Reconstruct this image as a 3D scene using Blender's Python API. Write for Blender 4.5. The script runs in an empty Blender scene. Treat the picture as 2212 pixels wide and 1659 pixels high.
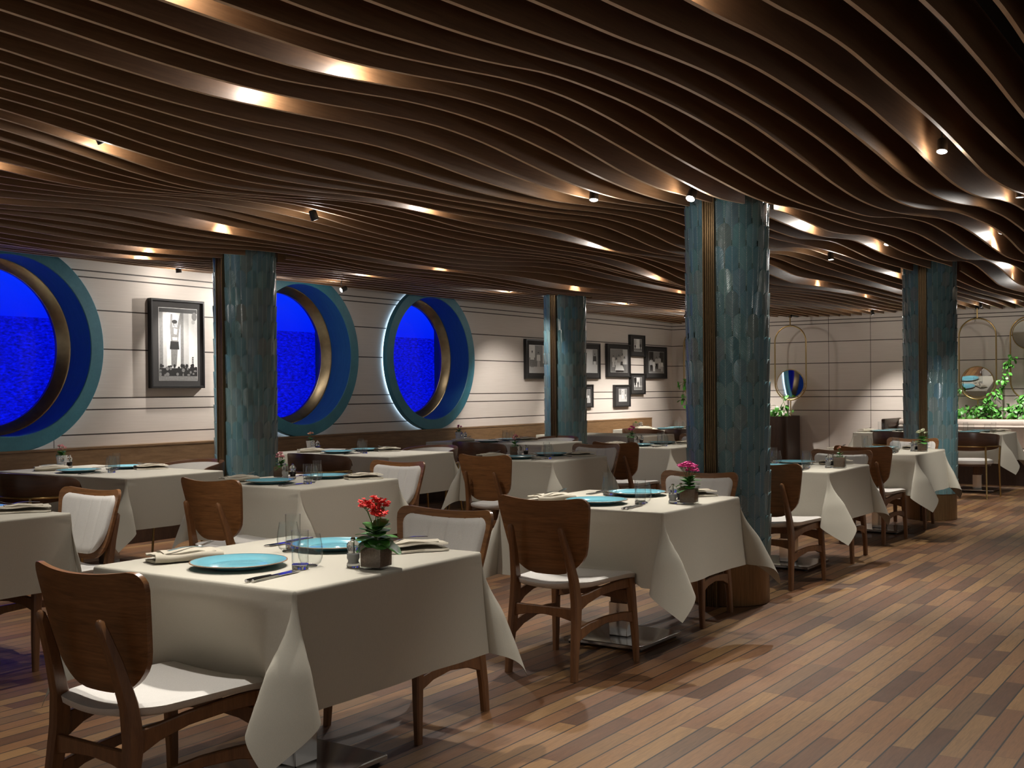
import bpy, bmesh, math, random
from mathutils import Vector, Matrix
PI = math.pi
C = bpy.context.scene.collection
sc = bpy.context.scene

# ------------------------------------------------------------------ camera, world, exposure
W, HH = 2212, 1659
CAM_Z = 1.35
F_PX, YAW, PITCH, ROLL, CY = 2461.6, 0.591244, -0.0051672, -0.0084841, 857.25
cam = bpy.data.cameras.new('camera'); cam_o = bpy.data.objects.new('camera', cam); C.objects.link(cam_o)
fw = Vector((-math.sin(YAW)*math.cos(PITCH), math.cos(YAW)*math.cos(PITCH), math.sin(PITCH)))
rt = Vector((math.cos(YAW), math.sin(YAW), 0)); up = rt.cross(fw)
r2 = rt*math.cos(ROLL)+up*math.sin(ROLL); u2 = -rt*math.sin(ROLL)+up*math.cos(ROLL)
cam_o.matrix_world = Matrix(((r2.x, u2.x, -fw.x, 0), (r2.y, u2.y, -fw.y, 0), (r2.z, u2.z, -fw.z, CAM_Z), (0, 0, 0, 1)))
cam.sensor_fit = 'HORIZONTAL'; cam.sensor_width = 36; cam.lens = F_PX/W*36
cam.shift_y = (CY-HH/2)/W; cam.clip_start = .05; cam.clip_end = 100
sc.camera = cam_o
world = bpy.data.worlds.new('world'); sc.world = world; world.use_nodes = True
world.node_tree.nodes['Background'].inputs[0].default_value = (1, .95, .89, 1)
world.node_tree.nodes['Background'].inputs[1].default_value = .20
sc.view_settings.view_transform = 'Standard'; sc.view_settings.look = 'None'
sc.view_settings.exposure = 0.0; sc.view_settings.gamma = 1; sc.view_settings.use_curve_mapping = False
try:
    sc.cycles.use_denoising = True
    sc.cycles.max_bounces = 8; sc.cycles.transparent_max_bounces = 24
    sc.cycles.sample_clamp_indirect = 4
except Exception: pass
SPOT_W = 120     # main beam of a ceiling spotlight
SPILL_W = 4.0    # its spill on the neighbouring slats
WARM = (1.0, .95, .88)

# ------------------------------------------------------------------ helpers
class MB:
    def __init__(s): s.v = []; s.f = []; s.m = []; s.attr = None
    def quad(s, a, b, c, d, mi=0):
        n = len(s.v); s.v += [a, b, c, d]; s.f.append((n, n+1, n+2, n+3)); s.m.append(mi)
    def grid(s, P, closed_u=False, closed_v=False, mi=0, flip=False):
        nu, nv = len(P), len(P[0]); n = len(s.v)
        for r in P: s.v += [tuple(p) for p in r]
        for i in range(nu if closed_u else nu-1):
            for j in range(nv if closed_v else nv-1):
                a = n+i*nv+j; b = n+((i+1) % nu)*nv+j; c = n+((i+1) % nu)*nv+(j+1) % nv; d = n+i*nv+(j+1) % nv
                s.f.append((d, c, b, a) if flip else (a, b, c, d)); s.m.append(mi)
        return n
    def poly(s, pts, mi=0):
        n = len(s.v); s.v += [tuple(p) for p in pts]; s.f.append(tuple(range(n, n+len(pts)))); s.m.append(mi)
    def box(s, x0, x1, y0, y1, z0, z1, mi=0):
        n = len(s.v)
        s.v += [(x, y, z) for z in (z0, z1) for y in (y0, y1) for x in (x0, x1)]
        for q in ((0, 2, 3, 1), (4, 5, 7, 6), (0, 1, 5, 4), (2, 6, 7, 3), (0, 4, 6, 2), (1, 3, 7, 5)):
            s.f.append(tuple(n+i for i in q)); s.m.append(mi)
    def rbox(s, x0, x1, y0, y1, z0, z1, r, mi=0, n=4):   # plan-rounded box
        pts = []
        for cx, cy, a in ((x1-r, y1-r, 0), (x0+r, y1-r, 90), (x0+r, y0+r, 180), (x1-r, y0+r, 270)):
            for i in range(n+1):
                t = math.radians(a+90*i/n); pts.append((cx+r*math.cos(t), cy+r*math.sin(t)))
        c = min(r*.4, (z1-z0)*.3); mx, my = (x0+x1)/2, (y0+y1)/2
        def ins(d): return [(px+(-d if px > mx else d), py+(-d if py > my else d)) for px, py in pts]
        L = [[(x, y, z0) for x, y in ins(c)], [(x, y, z0+c) for x, y in pts], [(x, y, z1-c) for x, y in pts], [(x, y, z1) for x, y in ins(c)]]
        s.grid(L, closed_v=True, mi=mi, flip=False); s.poly(L[0][::-1], mi); s.poly(L[-1], mi)
    def lathe(s, prof, n=24, o=(0, 0, 0), mi=0, cap=True):
        P = [[(o[0]+r*math.cos(2*PI*i/n), o[1]+r*math.sin(2*PI*i/n), o[2]+z) for i in range(n)] for r, z in prof]
        s.grid(P, closed_v=True, mi=mi, flip=True)
        if cap:
            if prof[0][0] > 1e-5: s.poly(P[0][::-1], mi)
            if prof[-1][0] > 1e-5: s.poly(P[-1], mi)
    def sweep(s, path, secs, mi=0, cap=True):   # explicit list of sections (each list of 3-d points)
        s.grid(secs, closed_v=True, mi=mi)
        if cap: s.poly(secs[0][::-1], mi); s.poly(secs[-1], mi)
    def tube(s, path, r, n=8, mi=0, cap=True, closed=False):
        path = [Vector(p) for p in path]; secs = []; m = len(path); ref = Vector((0, 0, 1))
        if abs((path[1]-path[0]).normalized().z) > .95: ref = Vector((1, 0, 0))
        for i, p in enumerate(path):
            a = path[(i-1) % m] if (closed or i > 0) else p; b = path[(i+1) % m] if (closed or i < m-1) else p
            t = (b-a).normalized(); x = ref-t*ref.dot(t)
            x = x.normalized() if x.length > 1e-4 else t.orthogonal().normalized(); y = t.cross(x); ref = x
            ri = r[i] if isinstance(r, (list, tuple)) else r
            secs.append([p+x*ri*math.cos(2*PI*k/n)+y*ri*math.sin(2*PI*k/n) for k in range(n)])
        s.grid(secs, closed_u=closed, closed_v=True, mi=mi, flip=False)
        if cap and not closed: s.poly(secs[0][::-1], mi); s.poly(secs[-1], mi)
    def bar(s, path, w, h, side=(1, 0, 0), mi=0, rnd=.25):   # rectangular bar, w along 'side', chamfered
        path = [Vector(p) for p in path]; secs = []; m = len(path)
        for i, p in enumerate(path):
            t = (path[min(i+1, m-1)]-path[max(i-1, 0)]).normalized()
            x = Vector(side); x = (x-t*x.dot(t)).normalized(); y = t.cross(x)
            wi = (w[i] if isinstance(w, (list, tuple)) else w)/2; hi = (h[i] if isinstance(h, (list, tuple)) else h)/2
            c = rnd*min(wi, hi)*1.2
            secs.append([p+x*a+y*b for a, b in ((wi-c, hi), (-wi+c, hi), (-wi, hi-c), (-wi, -hi+c), (-wi+c, -hi), (wi-c, -hi), (wi, -hi+c), (wi, hi-c))])
        s.sweep(path, secs, mi)
    def build(s, name, mats, parent=None, smooth=True, angle=40, loc=None):
        me = bpy.data.meshes.new(name); me.from_pydata(s.v, [], s.f)
        for m in (mats if isinstance(mats, (list, tuple)) else [mats]): me.materials.append(m)
        me.polygons.foreach_set('material_index', s.m)
        if s.attr:
            a = me.attributes.new('tuv', 'FLOAT_VECTOR', 'POINT'); a.data.foreach_set('vector', [c for p in s.attr for c in p])
        me.update()
        bm = bmesh.new(); bm.from_mesh(me)
        if not s.attr: bmesh.ops.remove_doubles(bm, verts=bm.verts, dist=1e-5)
        bmesh.ops.recalc_face_normals(bm, faces=bm.faces)
        for f in bm.faces: f.smooth = smooth
        if smooth:
            lim = math.radians(angle)
            for e in bm.edges:
                if len(e.link_faces) == 2 and e.calc_face_angle(0) > lim: e.smooth = False
        bm.to_mesh(me); bm.free()
        o = bpy.data.objects.new(name, me); C.objects.link(o)
        if parent is not None: o.parent = parent
        if loc: o.location = loc
        return o

def tag(o, label=None, cat=None, group=None, kind=None):
    if label: o['label'] = label
    if cat: o['category'] = cat
    if group: o['group'] = group
    if kind: o['kind'] = kind
    return o
def thing(name, label, cat, loc=(0, 0, 0), rz=0, group=None):
    o = bpy.data.objects.new(name, None); o.empty_display_size = .05; C.objects.link(o)
    o.location = loc; o.rotation_euler = (0, 0, rz)
    return tag(o, label, cat, group)
def dup(root, loc, rz=0, label=None, group=None):
    r = root.copy(); C.objects.link(r); r.location = loc; r.rotation_euler = (0, 0, rz)
    if label: r['label'] = label
    if group: r['group'] = group
    for ch in list(root.children):
        c = ch.copy(); C.objects.link(c); c.parent = r
        for g in list(ch.children):
            d = g.copy(); C.objects.link(d); d.parent = c
    return r
class Proto:
    """first use moves the built thing itself, later uses copy it"""
    def __init__(s, root): s.root = root; s.used = False
    def place(s, loc, rz, label, group=None):
        if s.used: return dup(s.root, loc, rz, label, group)
        s.used = True; r = s.root; r.location = loc; r.rotation_euler = (0, 0, rz); r['label'] = label
        if group: r['group'] = group
        return r

# ------------------------------------------------------------------ materials
class NT:
    def __init__(s, name):
        s.m = bpy.data.materials.new(name); s.m.use_nodes = True; s.t = s.m.node_tree; s.n = s.t.nodes; s.b = s.n['Principled BSDF']
    def node(s, ty, **kw):
        n = s.n.new(ty)
        for k, v in kw.items(): setattr(n, k, v)
        return n
    def link(s, a, b): s.t.links.new(a, b)
    def math(s, op, a, b=None, c=None):
        n = s.node('ShaderNodeMath', operation=op)
        for i, v in enumerate((a, b, c)):
            if v is None: continue
            if isinstance(v, (int, float)): n.inputs[i].default_value = v
            else: s.link(v, n.inputs[i])
        return n.outputs[0]
    def coord(s, scale=(1, 1, 1), kind='Object'):
        tc = s.node('ShaderNodeTexCoord'); mp = s.node('ShaderNodeMapping'); mp.inputs['Scale'].default_value = scale
        s.link(tc.outputs[kind], mp.inputs[0]); return mp.outputs[0]
    def noise(s, vec, scale, detail=4, rough=.55, dist=0):
        n = s.node('ShaderNodeTexNoise'); n.inputs['Scale'].default_value = scale; n.inputs['Detail'].default_value = detail
        n.inputs['Roughness'].default_value = rough; n.inputs['Distortion'].default_value = dist
        if vec is not None: s.link(vec, n.inputs['Vector'])
        return n.outputs['Fac']
    def ramp(s, fac, stops, interp='LINEAR'):
        r = s.node('ShaderNodeValToRGB'); e = r.color_ramp; e.interpolation = interp
        while len(e.elements) < len(stops): e.elements.new(1)
        for i, (p, c) in enumerate(stops): e.elements[i].position = p; e.elements[i].color = (*c, 1)
        s.link(fac, r.inputs[0]); return r.outputs[0]
    def mix(s, fac, a, b, mode='MIX'):
        n = s.node('ShaderNodeMix', data_type='RGBA', blend_type=mode)
        for i, v in ((0, fac), (6, a), (7, b)):
            if isinstance(v, (int, float)): n.inputs[i].default_value = v
            elif isinstance(v, tuple): n.inputs[i].default_value = (*v, 1)
            else: s.link(v, n.inputs[i])
        return n.outputs[2]
    def bump(s, h, strength, dist=.002):
        n = s.node('ShaderNodeBump'); n.inputs['Strength'].default_value = strength; n.inputs['Distance'].default_value = dist
        s.link(h, n.inputs['Height']); s.link(n.outputs[0], s.b.inputs['Normal'])
    def col(s, v):
        if isinstance(v, tuple): s.b.inputs['Base Color'].default_value = (*v, 1)
        else: s.link(v, s.b.inputs['Base Color'])
    def set(s, rough=None, metal=None, spec=None):
        if rough is not None: s.b.inputs['Roughness'].default_value = rough
        if metal is not None: s.b.inputs['Metallic'].default_value = metal
        if spec is not None: s.b.inputs['Specular IOR Level'].default_value = spec
        return s.m
def plain(name, c, rough=.5, metal=0, spec=.5, var=.12, sc_=30):
    t = NT(name); n = t.noise(t.coord(), sc_, 3)
    t.col(t.mix(n, tuple(x*(1-var) for x in c), tuple(min(1, x*(1+var)) for x in c)))
    return t.set(rough, metal, spec)
def wood(name, c0, c1, scale, rough=.4, fine=1.0, ring=0):
    t = NT(name); v = t.coord(scale)
    a = t.noise(v, 6, 5, .6, 1.2 if ring else .3); b = t.noise(v, 40*fine, 2, .5)
    f = t.math('ADD', t.math('MULTIPLY', a, .75), t.math('MULTIPLY', b, .25))
    t.col(t.ramp(f, [(.32, c0), (.5, tuple((x+y)/2 for x, y in zip(c0, c1))), (.68, c1)]))
    t.bump(b, .15, .001); return t.set(rough)
def emit(name, c, s):
    t = NT(name); t.b.inputs['Base Color'].default_value = (*c, 1); t.b.inputs['Emission Color'].default_value = (*c, 1); t.b.inputs['Emission Strength'].default_value = s
    return t.m
def thin_glass(name, tint=(.985, .992, .99), refl=1.0, edge=.72):
    t = NT(name); out = t.n['Material Output']; t.n.remove(t.b)
    tr = t.node('ShaderNodeBsdfTransparent')
    gl = t.node('ShaderNodeBsdfGlossy'); gl.inputs['Roughness'].default_value = .02
    fr = t.node('ShaderNodeLayerWeight'); fr.inputs[0].default_value = .5
    f = t.math('ADD', t.math('MULTIPLY', t.math('POWER', fr.outputs['Facing'], 4.0), .45*refl), .035*refl)
    t.link(t.mix(t.math('POWER', fr.outputs['Facing'], 4.0), tint, tuple(x*edge for x in tint)), tr.inputs[0])
    mx = t.node('ShaderNodeMixShader'); t.link(f, mx.inputs[0]); t.link(tr.outputs[0], mx.inputs[1]); t.link(gl.outputs[0], mx.inputs[2])
    t.link(mx.outputs[0], out.inputs[0]); return t.m

M = {}
M['chair_wood'] = wood('chair_wood', (.105, .043, .014), (.25, .112, .040), (.5, 3, 9), .32, 1, 1)
M['leg_wood'] = wood('leg_wood', (.115, .048, .017), (.21, .094, .036), (8, 8, 1), .38)
M['dark_wood'] = wood('dark_wood', (.022, .010, .006), (.05, .024, .013), (6, 6, 1), .4)
M['barrel_wood'] = wood('barrel_wood', (.045, .018, .008), (.085, .036, .016), (1, 1, 8), .3)
M['bench_wood'] = wood('bench_wood', (.14, .075, .032), (.24, .14, .068), (8, .8, 8), .42)
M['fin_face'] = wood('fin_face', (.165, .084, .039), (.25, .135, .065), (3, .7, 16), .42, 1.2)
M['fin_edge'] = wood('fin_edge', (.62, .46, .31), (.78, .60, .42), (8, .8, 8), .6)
t = NT('cream_upholstery'); v = t.coord(); n = t.noise(v, 420, 2); n2 = t.noise(v, 60, 3)
t.col(t.mix(n, (.48, .455, .415), (.67, .64, .60))); t.bump(n, .35, .001); M['cream'] = t.set(.9, 0, .2)
t = NT('linen_cloth'); v = t.coord(); a = t.noise(t.coord((1, 1, 1)), 520, 2); b = t.noise(t.coord((60, 60, 6)), 9, 2)
n = t.mix(.5, a, b); t.col(t.mix(n, (.385, .357, .292), (.50, .468, .392))); t.bump(a, .2, .0008); M['cloth'] = t.set(.85, 0, .2)
t = NT('napkin_linen'); v = t.coord(); a = t.noise(v, 700, 2); t.col(t.mix(a, (.44, .395, .31), (.56, .51, .41))); t.bump(a, .2, .0006); M['napkin'] = t.set(.85, 0, .2)
M['plate'] = plain('turquoise_glaze', (.17, .46, .55), .12, 0, .6, .08, 25)
M['plate_rim'] = plain('brown_rim', (.22, .13, .07), .35)
M['white_pot'] = plain('white_ceramic', (.75, .73, .70), .3, 0, .5, .04)
M['steel'] = plain('polished_steel', (.62, .60, .57), .16, 1, .5, .05)
M['silver'] = plain('cutlery_steel', (.70, .69, .68), .12, 1, .5, .04)
M['brass'] = plain('brass', (.42, .29, .12), .28, 1, .5, .2, 60)
M['bronze'] = wood('bronze_skirt', (.13, .075, .033), (.20, .12, .055), (12, 12, .8), .34); M['bronze'].node_tree.nodes['Principled BSDF'].inputs['Metallic'].default_value = .8
M['channel'] = plain('channel_brass', (.15, .095, .045), .38, .8, .5, .2, 40)
M['brushed_brass'] = plain('brushed_brass', (.40, .31, .19), .3, 1, .5, .3, 14)
M['soil'] = plain('potting_soil', (.17, .115, .08), .95, 0, .1, .6, 160)
M['leaf'] = plain('kalanchoe_leaf', (.05, .19, .025), .38, 0, .5, .45, 40)
M['ivy'] = plain('ivy_leaf', (.060, .225, .028), .4, 0, .5, .6, 18)
M['stem'] = plain('green_stem', (.10, .17, .04), .6)
for k, c in dict(red=(.75, .02, .015), magenta=(.72, .05, .30), pink=(.80, .36, .38), white=(.80, .80, .58), peach=(.80, .42, .30)).items(): M[k] = plain('petal_'+k, c, .6, 0, .3, .2, 90)
M['glass'] = thin_glass('clear_glass')
M['pane'] = thin_glass('porthole_glass', (.96, .97, 1.0), .5, .9)
t = NT('solid_glass'); t.col((.97, .985, .98)); t.b.inputs['Transmission Weight'].default_value = 1; t.b.inputs['IOR'].default_value = 1.45; M['thick_glass'] = t.set(.01)
M['salt'] = plain('salt', (.8, .79, .76), .8)
M['pepper'] = plain('peppercorns', (.03, .022, .018), .8, 0, .3, .7, 300)
M['black_frame'] = plain('black_frame', (.012, .011, .011), .35)
M['mat_board'] = plain('dark_mat_board', (.030, .027, .026), .9)
M['photo_white'] = plain('photo_white', (.74, .73, .71), .35); M['photo_light'] = plain('photo_light', (.50, .49, .48), .35)
M['photo_grey'] = plain('photo_grey', (.20, .195, .19), .35, 0, .5, .4, 60); M['photo_black'] = plain('photo_black', (.018, .017, .017), .35, 0, .5, .7, 90)
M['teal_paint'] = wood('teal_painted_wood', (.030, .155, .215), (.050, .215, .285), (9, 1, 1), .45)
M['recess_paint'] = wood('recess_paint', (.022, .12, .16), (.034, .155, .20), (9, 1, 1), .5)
M['dark_void'] = plain('dark_void', (.006, .006, .006), .9)
M['ceiling'] = plain('black_ceiling', (.004, .004, .004), .95)
M['lamp_body'] = plain('lamp_body', (.035, .035, .035), .4, .5)
M['lens'] = emit('lit_lens', (1, .93, .80), 40)
M['halo'] = emit('halo_strip', (.55, .78, 1.0), 5)
t = NT('mirror'); t.col((.82, .83, .84)); M['mirror'] = t.set(.02, 1)
M['bench_cushion'] = plain('bench_cushion', (.42, .35, .30), .7, 0, .3, .06)
# sea on the screens behind the portholes
t = NT('sea_screen'); tc = t.node('ShaderNodeTexCoord'); sp = t.node('ShaderNodeSeparateXYZ'); t.link(tc.outputs['Object'], sp.inputs[0])
wv = t.noise(t.coord((1, 9, 27)), 2.0, 4, .65)
sea = t.ramp(wv, [(.34, (0, .001, .22)), (.50, (0, .003, .60)), (.68, (.001, .008, 1.0))])
sky = t.ramp(t.math('MULTIPLY', t.math('SUBTRACT', sp.outputs[2], 2.05), 1.6), [(0, (0, .012, .90)), (1, (0, .035, 1.0))])
colr = t.mix(t.math('GREATER_THAN', sp.outputs[2], 2.06), sea, sky)
t.col((0, 0, 0)); t.link(colr, t.b.inputs['Emission Color']); t.b.inputs['Emission Strength'].default_value = 1.0; M['sea'] = t.set(.5)
# pale shiplap
ZL = [.983, 1.210, 1.310, 1.530, 1.757, 1.845, 2.110, 2.268, 2.402, 2.457, 2.605, 2.76]
def shiplap(name, joints, axis):
    t = NT(name); tc = t.node('ShaderNodeTexCoord'); sp = t.node('ShaderNodeSeparateXYZ'); t.link(tc.outputs['Object'], sp.inputs[0])
    st = [(0, (1, 1, 1))]
    for z in ZL: st += [((z-.0045)/3, (0, 0, 0)), ((z+.0045)/3, (1, 1, 1))]
    ln = t.ramp(t.math('DIVIDE', sp.outputs[2], 3), st, 'CONSTANT')
    g = t.noise(t.coord((4, .5, 22) if axis == 1 else (.5, 4, 22)), 5, 5, .6); g2 = t.noise(t.coord((1, 1, 1)), .9, 2)
    base = t.mix(t.math('ADD', t.math('MULTIPLY', g, .7), t.math('MULTIPLY', g2, .3)), (.53, .46, .405), (.72, .65, .59))
    for j in joints:
        d = t.math('ABSOLUTE', t.math('SUBTRACT', sp.outputs[axis], j)); k = t.math('LESS_THAN', d, .004)
        base = t.mix(k, base, (.10, .075, .06))
    c = t.mix(ln, (.045, .032, .025), base); t.col(c); t.bump(ln, .5, .004); return t.set(.6, 0, .3)
M['wall_left'] = shiplap('pale_shiplap', [6.05], 1)
M['wall_back'] = shiplap('pale_panelling', [-6.08, -5.40], 0)
# teak floor
t = NT('teak_deck'); tc = t.node('ShaderNodeTexCoord'); sp = t.node('ShaderNodeSeparateXYZ'); t.link(tc.outputs['Object'], sp.inputs[0])
xs = t.math('DIVIDE', sp.outputs[0], .087); xi = t.math('FLOOR', xs); xf = t.math('FRACT', xs)
wn = t.node('ShaderNodeTexWhiteNoise', noise_dimensions='1D'); t.link(xi, wn.inputs['W'])
ysc = t.math('ADD', t.math('DIVIDE', sp.outputs[1], .62), t.math('MULTIPLY', wn.outputs[0], 7.3)); yi = t.math('FLOOR', ysc); yf = t.math('FRACT', ysc)
cb = t.node('ShaderNodeCombineXYZ'); t.link(xi, cb.inputs[0]); t.link(yi, cb.inputs[1])
wn2 = t.node('ShaderNodeTexWhiteNoise', noise_dimensions='3D'); t.link(cb.outputs[0], wn2.inputs['Vector'])
bc = t.ramp(wn2.outputs[0], [(0, (.095, .046, .026)), (.28, (.17, .082, .042)), (.55, (.22, .115, .058)), (.8, (.285, .172, .082)), (1, (.135, .078, .046))])
cb2 = t.node('ShaderNodeVectorMath', operation='ADD'); t.link(t.coord((30, 2.2, 1)), cb2.inputs[0]); t.link(wn2.outputs['Color'], cb2.inputs[1])
gr = t.noise(cb2.outputs[0], 3.5, 6, .65, .8); wear = t.noise(t.coord((1.0, .8, 1)), 2.2, 5, .6)
bc = t.mix(.55, bc, t.ramp(gr, [(.25, (.30, .28, .26)), (.5, (.80, .78, .76)), (.75, (1.25, 1.2, 1.15))]), 'MULTIPLY')
bc = t.mix(t.math('MULTIPLY', t.math('SUBTRACT', wear, .5), .55), bc, (.26, .20, .155))
seam = t.math('LESS_THAN', xf, .078); bc = t.mix(seam, bc, (.012, .013, .014))
endj = t.math('LESS_THAN', yf, .005); bc = t.mix(t.math('MULTIPLY', endj, .5), bc, (.03, .02, .015))
bc = t.mix(1.0, bc, (1.03, .94, .74), 'MULTIPLY')
t.col(bc); t.bump(t.math('SUBTRACT', gr, t.math('MULTIPLY', seam, 2.5)), .3, .002)
rg = t.math('ADD', .34, t.math('MULTIPLY', wear, .25)); t.link(rg, t.b.inputs['Roughness']); M['floor'] = t.m
# feather tiles
t = NT('feather_tile'); at = t.node('ShaderNodeAttribute', attribute_name='tuv'); sp = t.node('ShaderNodeSeparateXYZ'); t.link(at.outputs['Vector'], sp.inputs[0])
s_, tt, rr = sp.outputs
bc = t.ramp(rr, [(0, (.042, .115, .140)), (.2, (.060, .160, .180)), (.38, (.105, .140, .140)), (.55, (.055, .150, .205)), (.72, (.085, .180, .185)), (.86, (.105, .118, .115)), (1, (.052, .165, .245))])
ab = t.math('ABSOLUTE', s_)
hb = t.math('SINE', t.math('ADD', t.math('MULTIPLY', tt, 120.0), t.math('MULTIPLY', ab, 26.0)))
hm = t.math('MULTIPLY', t.math('ADD', hb, 1), .5)
bc = t.mix(t.math('MULTIPLY', hm, .42), bc, (.19, .26, .25))
dots = t.math('MULTIPLY', t.math('LESS_THAN', ab, .045), t.math('GREATER_THAN', t.math('SINE', t.math('MULTIPLY', tt, 120.0)), .1))
bc = t.mix(t.math('MULTIPLY', dots, .7), bc, (.42, .47, .43))
ed = t.math('MAXIMUM', t.math('GREATER_THAN', ab, .90), t.math('LESS_THAN', tt, .020))
bc = t.mix(t.math('MULTIPLY', ed, .6), bc, (.13, .20, .18))
t.col(bc); t.bump(hb, .45, .0022); M['tile'] = t.set(.2, 0, .6)
M['grout'] = plain('tile_grout', (.028, .055, .055), .8)

# ------------------------------------------------------------------ the room
mb = MB(); mb.box(-9.6, 4.0, -1.0, 18.6, -.05, 0); fl = tag(mb.build('floor', M['floor'], smooth=False), 'teak plank floor with dark caulked seams', kind='structure')
WX = -8.90
PORT = [(5.60, 1.767), (9.045, 1.767), (11.338, 1.767)]
RO, RI = .90, .765
def porthole_wall():
    mb = MB(); y = -.6
    for yc, zc in PORT:
        a, b = yc-1.0, yc+1.0
        mb.quad((WX, y, 0), (WX, a, 0), (WX, a, 3.1), (WX, y, 3.1))
        mb.quad((WX, a, 0), (WX, b, 0), (WX, b, .76), (WX, a, .76)); mb.quad((WX, a, 2.76), (WX, b, 2.76), (WX, b, 3.1), (WX, a, 3.1))
        n = 64; P = []
        for i in range(n):
            t = 2*PI*(i+.5)/n; c, s = math.cos(t), math.sin(t); k = 1/max(abs(c), abs(s))
            P.append([(WX, yc+c*.80, zc+s*.80), (WX, yc+c*k, .76+1.0+s*k if True else 0)])
        for i in range(n):
            P[i][1] = (WX, P[i][1][1], min(2.76, max(.76, P[i][1][2])))
        mb.grid(P, closed_u=True); y = b
        for cy, cz in ((a, .76), (b, .76), (a, 2.76), (b, 2.76)):   # corner triangles left by the fan
            q = sorted(P, key=lambda r: (r[1][1]-cy)**2+(r[1][2]-cz)**2)[:2]
            mb.poly([q[0][1], (WX, cy, cz), q[1][1]])
    mb.quad((WX, y, 0), (WX, 18.36, 0), (WX, 18.36, 3.1), (WX, y, 3.1))
    return mb.build('wall_left', M['wall_left'], smooth=False)
tag(porthole_wall(), 'pale shiplap wall with three portholes', kind='structure')
BY = 18.35
mb = MB(); mb.quad((WX, BY, 0), (1.0, BY, 0), (1.0, BY, 3.1), (WX, BY, 3.1)); tag(mb.build('wall_back', M['wall_back'], smooth=False), 'pale panelled end wall', kind='structure')
mb = MB(); mb.box(-9.0, 1.6, -1.0, 18.5, 3.10, 3.16); ceil = tag(mb.build('ceiling', M['ceiling'], smooth=False), 'black ceiling void above rippling brown slats', kind='structure')

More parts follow.
